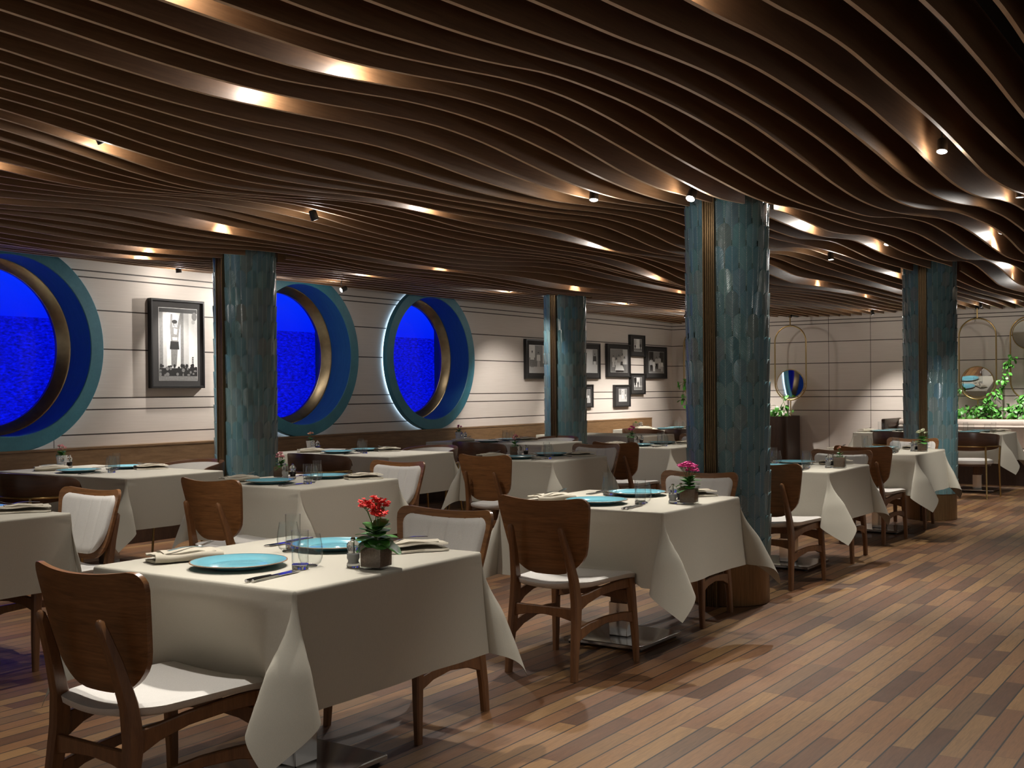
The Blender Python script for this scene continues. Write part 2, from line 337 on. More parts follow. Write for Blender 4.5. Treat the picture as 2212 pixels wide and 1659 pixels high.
# rippling slats: heights of each slat's lower edge every 40 cm along the room
# (one row per slat, millimetres above the floor)
FIN = [[2564, 2556, 2548, 2540, 2532, 2528, 2520, 2520, 2516, 2516, 2520, 2516, 2516, 2516, 2512, 2512, 2516, 2516, 2520, 2524, 2528, 2528, 2528, 2528, 2528, 2528, 2528, 2528, 2532, 2532, 2532, 2532, 2528, 2528, 2528, 2528, 2528, 2532, 2532, 2532, 2528, 2528, 2524, 2524, 2524, 2528, 2532, 2540, 2548],
[2552, 2548, 2544, 2540, 2536, 2532, 2528, 2524, 2524, 2524, 2524, 2524, 2524, 2524, 2524, 2520, 2520, 2524, 2524, 2528, 2532, 2532, 2532, 2528, 2528, 2528, 2528, 2528, 2532, 2532, 2532, 2532, 2532, 2528, 2528, 2528, 2528, 2528, 2532, 2532, 2532, 2528, 2528, 2524, 2524, 2524, 2528, 2532, 2536],
[2540, 2540, 2540, 2540, 2536, 2536, 2532, 2532, 2528, 2532, 2532, 2532, 2532, 2532, 2532, 2528, 2528, 2528, 2528, 2532, 2532, 2532, 2532, 2532, 2528, 2528, 2524, 2528, 2528, 2532, 2532, 2532, 2532, 2528, 2528, 2528, 2528, 2528, 2532, 2532, 2532, 2532, 2528, 2528, 2524, 2524, 2524, 2524, 2528],
[2524, 2528, 2532, 2536, 2540, 2540, 2540, 2536, 2536, 2540, 2540, 2544, 2544, 2544, 2544, 2540, 2540, 2536, 2536, 2532, 2532, 2532, 2532, 2532, 2528, 2528, 2524, 2524, 2528, 2528, 2532, 2532, 2532, 2532, 2528, 2528, 2528, 2528, 2532, 2532, 2532, 2532, 2532, 2528, 2524, 2520, 2520, 2520, 2520],
[2512, 2520, 2528, 2532, 2540, 2540, 2544, 2548, 2548, 2552, 2556, 2556, 2560, 2560, 2560, 2556, 2552, 2548, 2540, 2540, 2536, 2536, 2532, 2532, 2528, 2528, 2524, 2524, 2524, 2528, 2528, 2532, 2532, 2532, 2532, 2528, 2528, 2528, 2528, 2532, 2532, 2532, 2532, 2528, 2524, 2520, 2516, 2516, 2512],
[2504, 2512, 2520, 2528, 2536, 2544, 2548, 2556, 2560, 2564, 2572, 2576, 2580, 2588, 2580, 2576, 2568, 2560, 2552, 2544, 2540, 2536, 2536, 2532, 2532, 2528, 2528, 2524, 2524, 2528, 2528, 2532, 2532, 2532, 2532, 2532, 2528, 2528, 2528, 2532, 2532, 2536, 2532, 2532, 2528, 2524, 2516, 2512, 2508],
[2496, 2504, 2516, 2524, 2536, 2544, 2552, 2560, 2572, 2580, 2592, 2600, 2608, 2608, 2604, 2596, 2588, 2572, 2560, 2548, 2544, 2540, 2536, 2536, 2532, 2532, 2528, 2528, 2528, 2528, 2528, 2532, 2532, 2532, 2532, 2532, 2528, 2528, 2528, 2528, 2532, 2536, 2536, 2532, 2528, 2524, 2520, 2512, 2508],
[2492, 2500, 2512, 2520, 2528, 2540, 2552, 2564, 2576, 2592, 2612, 2628, 2640, 2640, 2628, 2612, 2596, 2580, 2568, 2556, 2548, 2544, 2540, 2540, 2536, 2536, 2532, 2532, 2528, 2528, 2528, 2532, 2532, 2532, 2532, 2532, 2528, 2528, 2528, 2528, 2532, 2532, 2536, 2536, 2532, 2528, 2524, 2516, 2508],
[2496, 2500, 2508, 2516, 2524, 2536, 2548, 2560, 2576, 2592, 2616, 2640, 2660, 2656, 2636, 2616, 2596, 2588, 2572, 2564, 2556, 2548, 2544, 2544, 2544, 2544, 2540, 2536, 2536, 2532, 2528, 2528, 2532, 2532, 2532, 2532, 2532, 2528, 2528, 2528, 2532, 2532, 2536, 2536, 2536, 2532, 2528, 2520, 2516],
[2504, 2504, 2508, 2512, 2520, 2528, 2540, 2552, 2564, 2588, 2600, 2616, 2628, 2624, 2616, 2600, 2588, 2576, 2572, 2564, 2560, 2556, 2556, 2556, 2556, 2556, 2552, 2548, 2540, 2536, 2532, 2528, 2528, 2528, 2528, 2532, 2532, 2528, 2528, 2528, 2528, 2532, 2532, 2536, 2536, 2536, 2532, 2528, 2524],
[2512, 2512, 2512, 2512, 2516, 2520, 2528, 2536, 2548, 2564, 2580, 2596, 2604, 2604, 2592, 2576, 2568, 2560, 2556, 2552, 2552, 2560, 2568, 2572, 2572, 2568, 2564, 2556, 2548, 2536, 2532, 2528, 2524, 2524, 2528, 2528, 2532, 2532, 2532, 2528, 2528, 2528, 2532, 2536, 2536, 2536, 2536, 2536, 2532],
[2524, 2520, 2516, 2512, 2512, 2512, 2516, 2520, 2528, 2540, 2556, 2588, 2604, 2596, 2588, 2580, 2560, 2532, 2508, 2512, 2532, 2564, 2588, 2592, 2592, 2588, 2576, 2564, 2552, 2540, 2528, 2524, 2520, 2524, 2524, 2528, 2532, 2532, 2532, 2532, 2528, 2528, 2528, 2532, 2536, 2536, 2540, 2540, 2540],
[2536, 2528, 2520, 2512, 2504, 2504, 2504, 2508, 2512, 2528, 2548, 2576, 2592, 2592, 2588, 2568, 2544, 2508, 2484, 2484, 2508, 2552, 2588, 2604, 2604, 2596, 2588, 2568, 2552, 2536, 2524, 2520, 2520, 2520, 2524, 2532, 2532, 2536, 2532, 2532, 2528, 2524, 2528, 2528, 2532, 2536, 2540, 2544, 2548],
[2544, 2532, 2520, 2512, 2500, 2496, 2496, 2496, 2504, 2516, 2540, 2568, 2588, 2588, 2576, 2556, 2528, 2496, 2480, 2476, 2496, 2532, 2572, 2592, 2604, 2600, 2588, 2568, 2548, 2528, 2520, 2516, 2520, 2524, 2532, 2532, 2536, 2536, 2532, 2528, 2524, 2524, 2524, 2524, 2528, 2536, 2540, 2548, 2552],
[2552, 2536, 2524, 2512, 2500, 2492, 2488, 2488, 2500, 2520, 2540, 2568, 2588, 2588, 2580, 2560, 2524, 2472, 2444, 2444, 2472, 2516, 2556, 2580, 2592, 2600, 2596, 2572, 2532, 2512, 2516, 2524, 2532, 2536, 2536, 2536, 2536, 2532, 2528, 2524, 2520, 2520, 2520, 2520, 2524, 2532, 2540, 2548, 2556],
[2556, 2540, 2524, 2512, 2500, 2488, 2484, 2484, 2492, 2512, 2540, 2572, 2588, 2588, 2576, 2544, 2508, 2472, 2448, 2448, 2468, 2500, 2536, 2572, 2588, 2588, 2576, 2552, 2532, 2520, 2528, 2548, 2552, 2552, 2544, 2536, 2528, 2520, 2516, 2516, 2512, 2512, 2516, 2520, 2524, 2528, 2536, 2544, 2552],
[2552, 2540, 2528, 2512, 2500, 2488, 2484, 2484, 2492, 2512, 2544, 2576, 2588, 2588, 2572, 2544, 2504, 2468, 2444, 2444, 2460, 2500, 2548, 2580, 2596, 2588, 2568, 2544, 2528, 2520, 2532, 2556, 2568, 2564, 2544, 2524, 2508, 2500, 2500, 2504, 2508, 2512, 2516, 2516, 2520, 2528, 2532, 2540, 2548],
[2548, 2536, 2528, 2516, 2504, 2496, 2484, 2480, 2484, 2508, 2544, 2592, 2608, 2604, 2568, 2528, 2496, 2468, 2460, 2468, 2484, 2500, 2520, 2544, 2564, 2572, 2560, 2540, 2524, 2524, 2552, 2588, 2592, 2572, 2532, 2496, 2484, 2484, 2488, 2496, 2504, 2512, 2516, 2516, 2520, 2524, 2528, 2536, 2540],
[2540, 2536, 2528, 2520, 2512, 2504, 2496, 2488, 2492, 2512, 2552, 2596, 2616, 2600, 2564, 2528, 2500, 2476, 2472, 2496, 2508, 2508, 2516, 2536, 2556, 2564, 2552, 2536, 2520, 2524, 2552, 2588, 2592, 2564, 2520, 2480, 2472, 2476, 2484, 2496, 2504, 2512, 2516, 2520, 2520, 2524, 2524, 2528, 2532],
[2532, 2532, 2528, 2528, 2520, 2516, 2512, 2508, 2508, 2516, 2552, 2596, 2616, 2604, 2568, 2528, 2496, 2472, 2488, 2512, 2524, 2512, 2500, 2520, 2556, 2572, 2556, 2540, 2540, 2548, 2560, 2568, 2564, 2544, 2520, 2500, 2488, 2484, 2492, 2500, 2508, 2516, 2520, 2520, 2520, 2520, 2520, 2520, 2524],
[2524, 2528, 2532, 2532, 2532, 2528, 2520, 2512, 2504, 2512, 2548, 2592, 2612, 2604, 2560, 2512, 2488, 2496, 2504, 2520, 2532, 2520, 2508, 2516, 2544, 2568, 2556, 2540, 2536, 2540, 2544, 2548, 2544, 2536, 2524, 2512, 2504, 2500, 2504, 2508, 2512, 2520, 2520, 2524, 2524, 2520, 2520, 2516, 2516],
[2520, 2528, 2532, 2536, 2540, 2536, 2528, 2516, 2508, 2512, 2548, 2588, 2604, 2592, 2560, 2520, 2496, 2492, 2504, 2524, 2528, 2520, 2512, 2512, 2548, 2572, 2560, 2540, 2524, 2528, 2532, 2536, 2536, 2536, 2532, 2524, 2520, 2516, 2512, 2516, 2520, 2524, 2524, 2524, 2524, 2524, 2520, 2516, 2512],
[2520, 2528, 2536, 2540, 2544, 2548, 2540, 2528, 2512, 2512, 2532, 2564, 2588, 2576, 2536, 2500, 2488, 2496, 2524, 2556, 2552, 2536, 2524, 2520, 2532, 2544, 2552, 2552, 2544, 2540, 2540, 2540, 2540, 2540, 2536, 2532, 2528, 2524, 2520, 2520, 2524, 2524, 2528, 2528, 2528, 2524, 2520, 2516, 2512],
[2524, 2532, 2536, 2544, 2548, 2548, 2540, 2528, 2512, 2504, 2520, 2544, 2560, 2548, 2520, 2500, 2496, 2512, 2536, 2560, 2560, 2540, 2516, 2496, 2508, 2552, 2580, 2576, 2568, 2560, 2552, 2548, 2548, 2544, 2540, 2540, 2536, 2532, 2528, 2524, 2528, 2528, 2528, 2532, 2532, 2528, 2524, 2520, 2512],
[2528, 2536, 2540, 2548, 2552, 2552, 2544, 2532, 2508, 2496, 2500, 2520, 2536, 2524, 2500, 2488, 2488, 2512, 2540, 2564, 2564, 2544, 2516, 2500, 2508, 2536, 2572, 2588, 2588, 2576, 2568, 2560, 2552, 2548, 2544, 2544, 2536, 2532, 2532, 2528, 2528, 2528, 2532, 2532, 2532, 2532, 2528, 2524, 2520],
[2536, 2540, 2544, 2548, 2552, 2556, 2556, 2548, 2524, 2504, 2492, 2496, 2512, 2508, 2492, 2484, 2492, 2508, 2540, 2560, 2560, 2532, 2500, 2492, 2508, 2536, 2568, 2588, 2588, 2576, 2568, 2560, 2556, 2552, 2548, 2544, 2540, 2536, 2532, 2528, 2528, 2528, 2532, 2532, 2536, 2536, 2532, 2532, 2528],
[2540, 2544, 2548, 2556, 2560, 2560, 2560, 2552, 2536, 2516, 2492, 2480, 2476, 2472, 2480, 2484, 2500, 2516, 2540, 2564, 2564, 2536, 2492, 2476, 2496, 2528, 2568, 2592, 2588, 2564, 2552, 2548, 2552, 2548, 2544, 2540, 2540, 2536, 2532, 2532, 2528, 2528, 2532, 2532, 2536, 2536, 2540, 2536, 2536],
[2548, 2552, 2556, 2560, 2564, 2568, 2568, 2564, 2548, 2524, 2488, 2468, 2464, 2476, 2488, 2496, 2508, 2516, 2528, 2556, 2560, 2528, 2488, 2476, 2488, 2520, 2552, 2576, 2576, 2552, 2520, 2520, 2528, 2532, 2532, 2536, 2536, 2536, 2532, 2532, 2528, 2528, 2528, 2532, 2536, 2540, 2540, 2544, 2544],
[2552, 2556, 2560, 2568, 2572, 2576, 2580, 2576, 2564, 2540, 2496, 2464, 2456, 2468, 2492, 2504, 2508, 2520, 2532, 2540, 2536, 2516, 2496, 2488, 2504, 2520, 2532, 2540, 2540, 2532, 2504, 2484, 2492, 2504, 2516, 2524, 2532, 2532, 2536, 2532, 2532, 2528, 2528, 2532, 2536, 2540, 2544, 2548, 2552],
[2552, 2560, 2564, 2572, 2580, 2588, 2588, 2588, 2576, 2544, 2504, 2472, 2460, 2472, 2500, 2516, 2516, 2516, 2528, 2540, 2540, 2520, 2488, 2492, 2500, 2500, 2496, 2492, 2488, 2476, 2468, 2468, 2480, 2492, 2504, 2516, 2524, 2532, 2536, 2536, 2532, 2532, 2528, 2532, 2532, 2536, 2540, 2548, 2552],
[2552, 2560, 2568, 2576, 2588, 2588, 2596, 2596, 2588, 2560, 2516, 2468, 2452, 2472, 2500, 2524, 2528, 2524, 2520, 2528, 2532, 2528, 2520, 2520, 2520, 2504, 2472, 2448, 2436, 2432, 2436, 2448, 2464, 2480, 2496, 2508, 2520, 2528, 2532, 2536, 2536, 2532, 2532, 2528, 2532, 2536, 2540, 2544, 2552],
[2548, 2556, 2564, 2576, 2588, 2592, 2596, 2600, 2592, 2568, 2524, 2476, 2456, 2480, 2516, 2548, 2552, 2536, 2516, 2516, 2520, 2524, 2532, 2536, 2540, 2524, 2484, 2432, 2404, 2400, 2416, 2436, 2456, 2476, 2492, 2508, 2516, 2528, 2532, 2536, 2536, 2532, 2532, 2528, 2528, 2532, 2536, 2540, 2544],
[2540, 2552, 2560, 2572, 2580, 2588, 2592, 2596, 2588, 2572, 2532, 2496, 2480, 2500, 2528, 2548, 2548, 2544, 2532, 2528, 2524, 2524, 2532, 2540, 2540, 2528, 2496, 2444, 2400, 2396, 2412, 2436, 2456, 2476, 2492, 2504, 2516, 2524, 2532, 2536, 2536, 2536, 2532, 2528, 2528, 2528, 2532, 2532, 2536],
[2536, 2544, 2556, 2564, 2572, 2580, 2588, 2588, 2580, 2568, 2540, 2504, 2496, 2516, 2552, 2568, 2560, 2544, 2528, 2512, 2512, 2524, 2532, 2540, 2540, 2524, 2496, 2464, 2444, 2436, 2440, 2456, 2472, 2484, 2496, 2508, 2516, 2524, 2528, 2532, 2536, 2536, 2532, 2528, 2528, 2528, 2524, 2528, 2528],
[2528, 2536, 2548, 2556, 2564, 2568, 2572, 2572, 2564, 2552, 2532, 2504, 2508, 2536, 2568, 2588, 2572, 2548, 2524, 2508, 2508, 2524, 2540, 2552, 2552, 2540, 2524, 2508, 2492, 2484, 2484, 2484, 2492, 2496, 2504, 2508, 2516, 2520, 2528, 2532, 2536, 2536, 2532, 2532, 2528, 2524, 2524, 2520, 2520],
[2520, 2528, 2536, 2544, 2552, 2556, 2556, 2556, 2552, 2544, 2532, 2512, 2516, 2552, 2588, 2596, 2580, 2544, 2520, 2512, 2512, 2524, 2540, 2560, 2568, 2572, 2564, 2552, 2536, 2528, 2520, 2516, 2512, 2512, 2512, 2512, 2516, 2520, 2524, 2528, 2532, 2536, 2532, 2532, 2528, 2524, 2520, 2516, 2512],
[2516, 2520, 2528, 2536, 2540, 2540, 2540, 2540, 2536, 2532, 2532, 2532, 2540, 2568, 2588, 2592, 2580, 2556, 2532, 2516, 2508, 2516, 2532, 2556, 2580, 2596, 2592, 2588, 2568, 2556, 2544, 2536, 2528, 2524, 2520, 2520, 2520, 2520, 2524, 2528, 2532, 2532, 2536, 2532, 2528, 2524, 2520, 2512, 2508],
[2512, 2516, 2524, 2528, 2528, 2532, 2528, 2528, 2524, 2524, 2524, 2528, 2540, 2568, 2592, 2592, 2572, 2552, 2532, 2516, 2504, 2500, 2512, 2536, 2568, 2596, 2604, 2596, 2580, 2568, 2552, 2544, 2536, 2528, 2524, 2524, 2520, 2520, 2524, 2524, 2528, 2532, 2536, 2532, 2532, 2528, 2520, 2516, 2508],
[2512, 2516, 2516, 2520, 2520, 2520, 2520, 2516, 2512, 2512, 2516, 2528, 2544, 2568, 2588, 2588, 2564, 2544, 2528, 2516, 2500, 2492, 2492, 2512, 2540, 2568, 2580, 2588, 2572, 2560, 2548, 2540, 2532, 2528, 2528, 2524, 2524, 2524, 2524, 2524, 2528, 2532, 2532, 2536, 2532, 2528, 2524, 2516, 2512],
[2516, 2516, 2516, 2516, 2516, 2516, 2512, 2508, 2504, 2500, 2500, 2512, 2536, 2564, 2576, 2568, 2548, 2532, 2520, 2516, 2504, 2496, 2492, 2500, 2516, 2536, 2552, 2556, 2544, 2536, 2528, 2524, 2524, 2524, 2524, 2528, 2528, 2524, 2524, 2528, 2528, 2532, 2532, 2536, 2536, 2532, 2528, 2524, 2516],
[2524, 2520, 2516, 2516, 2516, 2512, 2512, 2508, 2500, 2496, 2492, 2500, 2520, 2552, 2552, 2532, 2524, 2520, 2516, 2508, 2500, 2492, 2492, 2492, 2500, 2512, 2512, 2504, 2500, 2500, 2504, 2508, 2512, 2520, 2524, 2528, 2528, 2528, 2528, 2528, 2528, 2528, 2532, 2536, 2536, 2536, 2532, 2528, 2524],
[2532, 2524, 2520, 2520, 2516, 2512, 2512, 2508, 2504, 2500, 2500, 2504, 2516, 2536, 2536, 2520, 2512, 2520, 2520, 2512, 2496, 2488, 2488, 2496, 2504, 2504, 2496, 2484, 2476, 2476, 2480, 2492, 2500, 2512, 2520, 2528, 2528, 2532, 2528, 2528, 2528, 2528, 2532, 2532, 2536, 2536, 2536, 2536, 2536],
[2540, 2532, 2528, 2520, 2520, 2516, 2516, 2512, 2512, 2512, 2508, 2512, 2512, 2516, 2512, 2500, 2496, 2512, 2528, 2520, 2500, 2480, 2480, 2488, 2500, 2504, 2496, 2484, 2472, 2464, 2472, 2484, 2496, 2508, 2516, 2524, 2528, 2532, 2532, 2528, 2528, 2528, 2528, 2532, 2536, 2540, 2540, 2544, 2544],
[2548, 2540, 2532, 2528, 2524, 2520, 2520, 2520, 2520, 2516, 2516, 2516, 2512, 2504, 2488, 2480, 2480, 2500, 2520, 2524, 2504, 2484, 2472, 2480, 2488, 2492, 2492, 2488, 2484, 2480, 2484, 2488, 2496, 2508, 2516, 2524, 2528, 2532, 2532, 2532, 2528, 2528, 2528, 2532, 2536, 2540, 2544, 2548, 2548],
[2552, 2544, 2540, 2532, 2528, 2524, 2524, 2524, 2524, 2520, 2516, 2508, 2496, 2480, 2464, 2460, 2468, 2480, 2496, 2504, 2504, 2496, 2488, 2488, 2488, 2492, 2496, 2496, 2496, 2496, 2500, 2500, 2504, 2508, 2516, 2524, 2528, 2532, 2532, 2532, 2528, 2528, 2528, 2528, 2532, 2536, 2544, 2548, 2552],
[2556, 2548, 2544, 2536, 2532, 2528, 2528, 2524, 2524, 2520, 2512, 2500, 2488, 2468, 2456, 2448, 2452, 2464, 2480, 2492, 2500, 2504, 2500, 2500, 2500, 2500, 2504, 2508, 2512, 2512, 2512, 2512, 2512, 2516, 2520, 2524, 2528, 2528, 2532, 2532, 2528, 2528, 2528, 2528, 2532, 2536, 2540, 2548, 2552],
[2556, 2552, 2544, 2540, 2536, 2532, 2528, 2528, 2524, 2520, 2512, 2500, 2484, 2464, 2448, 2440, 2444, 2456, 2472, 2488, 2500, 2508, 2512, 2512, 2512, 2512, 2512, 2516, 2520, 2520, 2524, 2524, 2520, 2520, 2520, 2524, 2528, 2528, 2532, 2532, 2532, 2528, 2528, 2528, 2528, 2532, 2536, 2544, 2548],
[2552, 2548, 2548, 2544, 2540, 2532, 2528, 2528, 2524, 2516, 2508, 2500, 2484, 2468, 2448, 2432, 2436, 2452, 2472, 2488, 2500, 2512, 2516, 2520, 2520, 2520, 2520, 2524, 2528, 2528, 2528, 2528, 2528, 2524, 2524, 2524, 2528, 2528, 2532, 2532, 2532, 2528, 2528, 2528, 2528, 2528, 2532, 2536, 2540],
[2544, 2544, 2544, 2544, 2540, 2536, 2532, 2528, 2520, 2516, 2512, 2504, 2492, 2476, 2464, 2456, 2456, 2464, 2476, 2492, 2504, 2516, 2520, 2524, 2524, 2524, 2528, 2528, 2528, 2532, 2532, 2532, 2532, 2528, 2528, 2528, 2528, 2528, 2532, 2532, 2532, 2532, 2528, 2528, 2524, 2524, 2528, 2532, 2532],
[2536, 2540, 2540, 2540, 2540, 2536, 2532, 2528, 2524, 2516, 2512, 2508, 2500, 2492, 2488, 2480, 2480, 2484, 2492, 2500, 2508, 2516, 2524, 2528, 2528, 2528, 2528, 2528, 2532, 2532, 2536, 2536, 2532, 2532, 2528, 2528, 2528, 2528, 2528, 2532, 2532, 2532, 2532, 2528, 2524, 2524, 2524, 2524, 2524],
[2528, 2532, 2536, 2536, 2536, 2536, 2532, 2528, 2524, 2520, 2516, 2512, 2512, 2508, 2504, 2504, 2500, 2500, 2504, 2508, 2516, 2520, 2528, 2532, 2532, 2532, 2532, 2532, 2532, 2532, 2536, 2536, 2536, 2532, 2532, 2528, 2528, 2528, 2528, 2532, 2532, 2532, 2532, 2528, 2524, 2524, 2520, 2516, 2516],
[2520, 2524, 2528, 2532, 2536, 2536, 2532, 2528, 2524, 2524, 2520, 2520, 2520, 2520, 2520, 2520, 2516, 2516, 2516, 2516, 2520, 2524, 2528, 2532, 2532, 2532, 2532, 2532, 2532, 2532, 2532, 2536, 2536, 2536, 2532, 2532, 2528, 2528, 2528, 2532, 2532, 2532, 2532, 2532, 2528, 2524, 2516, 2512, 2508],
[2512, 2516, 2524, 2528, 2532, 2532, 2532, 2532, 2528, 2528, 2524, 2528, 2528, 2528, 2532, 2528, 2528, 2528, 2524, 2524, 2524, 2528, 2532, 2532, 2532, 2532, 2532, 2532, 2528, 2528, 2532, 2532, 2536, 2536, 2532, 2532, 2532, 2528, 2528, 2532, 2532, 2532, 2532, 2532, 2528, 2524, 2516, 2512, 2504],
[2504, 2508, 2516, 2524, 2528, 2532, 2536, 2536, 2532, 2532, 2532, 2532, 2532, 2536, 2536, 2540, 2536, 2536, 2532, 2532, 2528, 2532, 2532, 2532, 2536, 2532, 2532, 2532, 2528, 2528, 2528, 2532, 2532, 2536, 2536, 2532, 2532, 2528, 2528, 2532, 2532, 2532, 2532, 2532, 2528, 2524, 2516, 2508, 2500],
[2496, 2504, 2508, 2516, 2524, 2532, 2536, 2536, 2536, 2536, 2536, 2536, 2540, 2540, 2544, 2544, 2544, 2544, 2540, 2536, 2532, 2532, 2532, 2532, 2536, 2536, 2532, 2532, 2528, 2528, 2528, 2528, 2532, 2532, 2536, 2536, 2532, 2532, 2528, 2528, 2532, 2532, 2532, 2532, 2532, 2524, 2516, 2508, 2500]]
FX0, FS, FK0, FY0, FDY = -2.72, .176, -19, -.6, .4
COLS = [(-2.92, 6.83), (-7.33, 6.83), (-7.36, 12.16), (-2.97, 12.16)]
CR = .25
def fin_z(k, y):
    r = FIN[k-FK0]; f = (y-FY0)/FDY; j = max(1, min(len(r)-3, int(f))); a = f-j
    p = [.001*r[j+d] for d in (-1, 0, 1, 2)]
    return p[1]+.5*a*(p[2]-p[0]+a*(2*p[0]-5*p[1]+4*p[2]-p[3]+a*(3*(p[1]-p[2])+p[3]-p[0])))
def fin_x(k): return FX0-FS*k
TOPZ = 2.83
for k in range(-19, 35):
    x = fin_x(k); cuts = []
    for cx, cy in COLS:
        d = abs(x-cx)
        if d < .285: cuts.append((cy-math.sqrt(.285**2-d*d), cy+math.sqrt(.33**2-d*d)+.02))
    segs = []; y = -.6
    for a, b in sorted(cuts): segs.append((y, a)); y = b
    segs.append((y, 18.33))
    for a, b in segs:
        n = max(2, int((b-a)/.12)); mb = MB(); S = []
        for i in range(n+1):
            yy = a+(b-a)*i/n; z = fin_z(k, yy)
            S.append([(x-.009, yy, z), (x+.009, yy, z), (x+.009, yy, TOPZ), (x-.009, yy, TOPZ)])
        for i in range(n):
            p, q = S[i], S[i+1]
            for e in range(4):
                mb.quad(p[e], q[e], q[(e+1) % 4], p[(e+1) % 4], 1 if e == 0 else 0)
        mb.quad(*S[0], 0); mb.quad(*S[-1], 0)
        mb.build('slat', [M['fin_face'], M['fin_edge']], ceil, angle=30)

# portholes
for i, (yc, zc) in enumerate(PORT):
    def circ(r, x, n=96): return [(x, yc+r*math.cos(2*PI*k/n), zc+r*math.sin(2*PI*k/n)) for k in range(n)]
    mb = MB(); mb.grid([circ(RO-.02, -8.862), circ(RO, -8.860), circ(RO, -8.806), circ(RO-.006, -8.80), circ(RI+.006, -8.80), circ(RI, -8.806)], closed_v=True)
    w = tag(mb.build('window_%d' % (i+1), M['teal_paint']), 'teal ringed porthole with a deep blue sea view', kind='structure')
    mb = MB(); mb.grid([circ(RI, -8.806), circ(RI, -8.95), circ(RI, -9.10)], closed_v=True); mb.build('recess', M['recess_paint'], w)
    mb = MB(); mb.grid([circ(RI, -9.10), circ(.752, -9.105), circ(.700, -9.195), circ(.694, -9.20), circ(.694, -9.23)], closed_v=True); mb.build('brass_frame', M['brushed_brass'], w)
    mb = MB(); mb.poly(circ(.695, -9.215)); mb.build('glass_pane', M['pane'], w, smooth=False)
    mb = MB(); a, b, c, d = yc-.86, yc+.86, zc-.86, zc+.86
    mb.quad((-9.45, a, c), (-9.45, b, c), (-9.45, b, d), (-9.45, a, d)); mb.build('sea_screen', M['sea'], w, smooth=False)
    mb = MB()
    mb.quad((-9.46, b, c), (-9.22, b, c), (-9.22, b, d), (-9.46, b, d)); mb.quad((-9.46, a, c), (-9.22, a, c), (-9.22, a, d), (-9.46, a, d))
    mb.quad((-9.46, a, c), (-9.46, b, c), (-9.22, b, c), (-9.22, a, c)); mb.quad((-9.46, a, d), (-9.46, b, d), (-9.22, b, d), (-9.22, a, d))
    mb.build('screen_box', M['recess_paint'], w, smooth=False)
    mb = MB(); mb.grid([circ(.868, -8.892), circ(.876, -8.884), circ(.868, -8.876), circ(.860, -8.884), circ(.868, -8.892)], closed_v=True); mb.build('halo_strip', M['halo'], w)

# wall bench
b = thing('wall_bench', 'long brown wooden bench back running along the shiplap wall below the portholes', 'bench', (-8.6, 9, 0))
mb = MB(); mb.box(-.24, -.17, -8.4, 8.3, .0, .862); mb.build('back_panel', M['bench_wood'], b, smooth=False)
mb = MB(); mb.box(-.30, -.165, -8.4, 8.3, .864, .882); mb.build('top_cap', M['bench_wood'], b, smooth=False)
mb = MB(); mb.box(-.17, .02, -8.4, 8.3, .0, .36); mb.build('seat_box', M['dark_wood'], b, smooth=False)
mb = MB(); mb.rbox(-.165, .04, -8.4, 8.3, .362, .45, .03); mb.build('seat_cushion', M['bench_cushion'], b)

# tiled columns
def column(i, cx, cy, label):
    rnd = random.Random(40+i)
    c = thing('tiled_column', label, 'column', (cx, cy, 0), group='tiled columns')
    mb = MB(); mb.lathe([(CR-.004, .24), (CR-.004, 3.08)], 48); mb.build('column_core', M['grout'], c)
    mb = MB(); mb.attr = []; N = 18; w = 2*PI*CR/N; rw = w/2*.965; H = .245
    z = 2.376+.14*4; row = 0
    while z > .30:
        for j in range(N):
            th0 = (j+(row % 2)*.5)*2*PI/N; rv = rnd.random(); tl = rnd.uniform(-.0025, .0025); P = []; A = []
            cols = [math.sin(PI/2*q/4) for q in range(-4, 5)]
            for s in cols:
                arc = .060*(1-math.sqrt(max(0, 1-s*s))); col_ = []
                for q in (-1, 0, 1, 2, 3):
                    t = 0 if q < 1 else q/3
                    zz = z-arc-t*(H-arc); zz = max(zz, .268); tt = z-zz
                    rr_ = CR-.004 if q == -1 else CR+.012-.010*tt/H+.007*(1-abs(s))+tl*s
                    an = th0+s*rw/CR; col_.append((rr_*math.sin(an), -rr_*math.cos(an), zz)); A.append((s, tt*5, rv))
                P.append(col_)
            mb.grid(P, flip=False); mb.attr += A
        z -= .14; row += 1
    mb.build('tile_cladding', M['tile'], c, angle=35)
    mb = MB()
    mb.box(-.038, .038, -.276, -.20, .0, 3.08)
    for q in (-.036, -.020, -.007, .007, .020, .034): mb.rbox(q-.0045, q+.0045, -.290 if abs(q) > .03 else -.284, -.26, 0, 3.08, .003, n=2)
    mb.build('brass_channel', M['channel'], c)
    mb = MB(); mb.lathe([(.249, 0), (.253, .004), (.253, .27), (.249, .274), (.22, .274)], 64); mb.build('base_skirt', M['bronze'], c)
for i, ((cx, cy), lb) in enumerate(zip(COLS, ['nearest and largest blue green feather tiled column, right of centre', 'feather tiled column between the first two portholes on the left', 'slim far feather tiled column in front of the framed photographs', 'feather tiled column at the far right, in front of the green planter'])):
    column(i, cx, cy, lb)

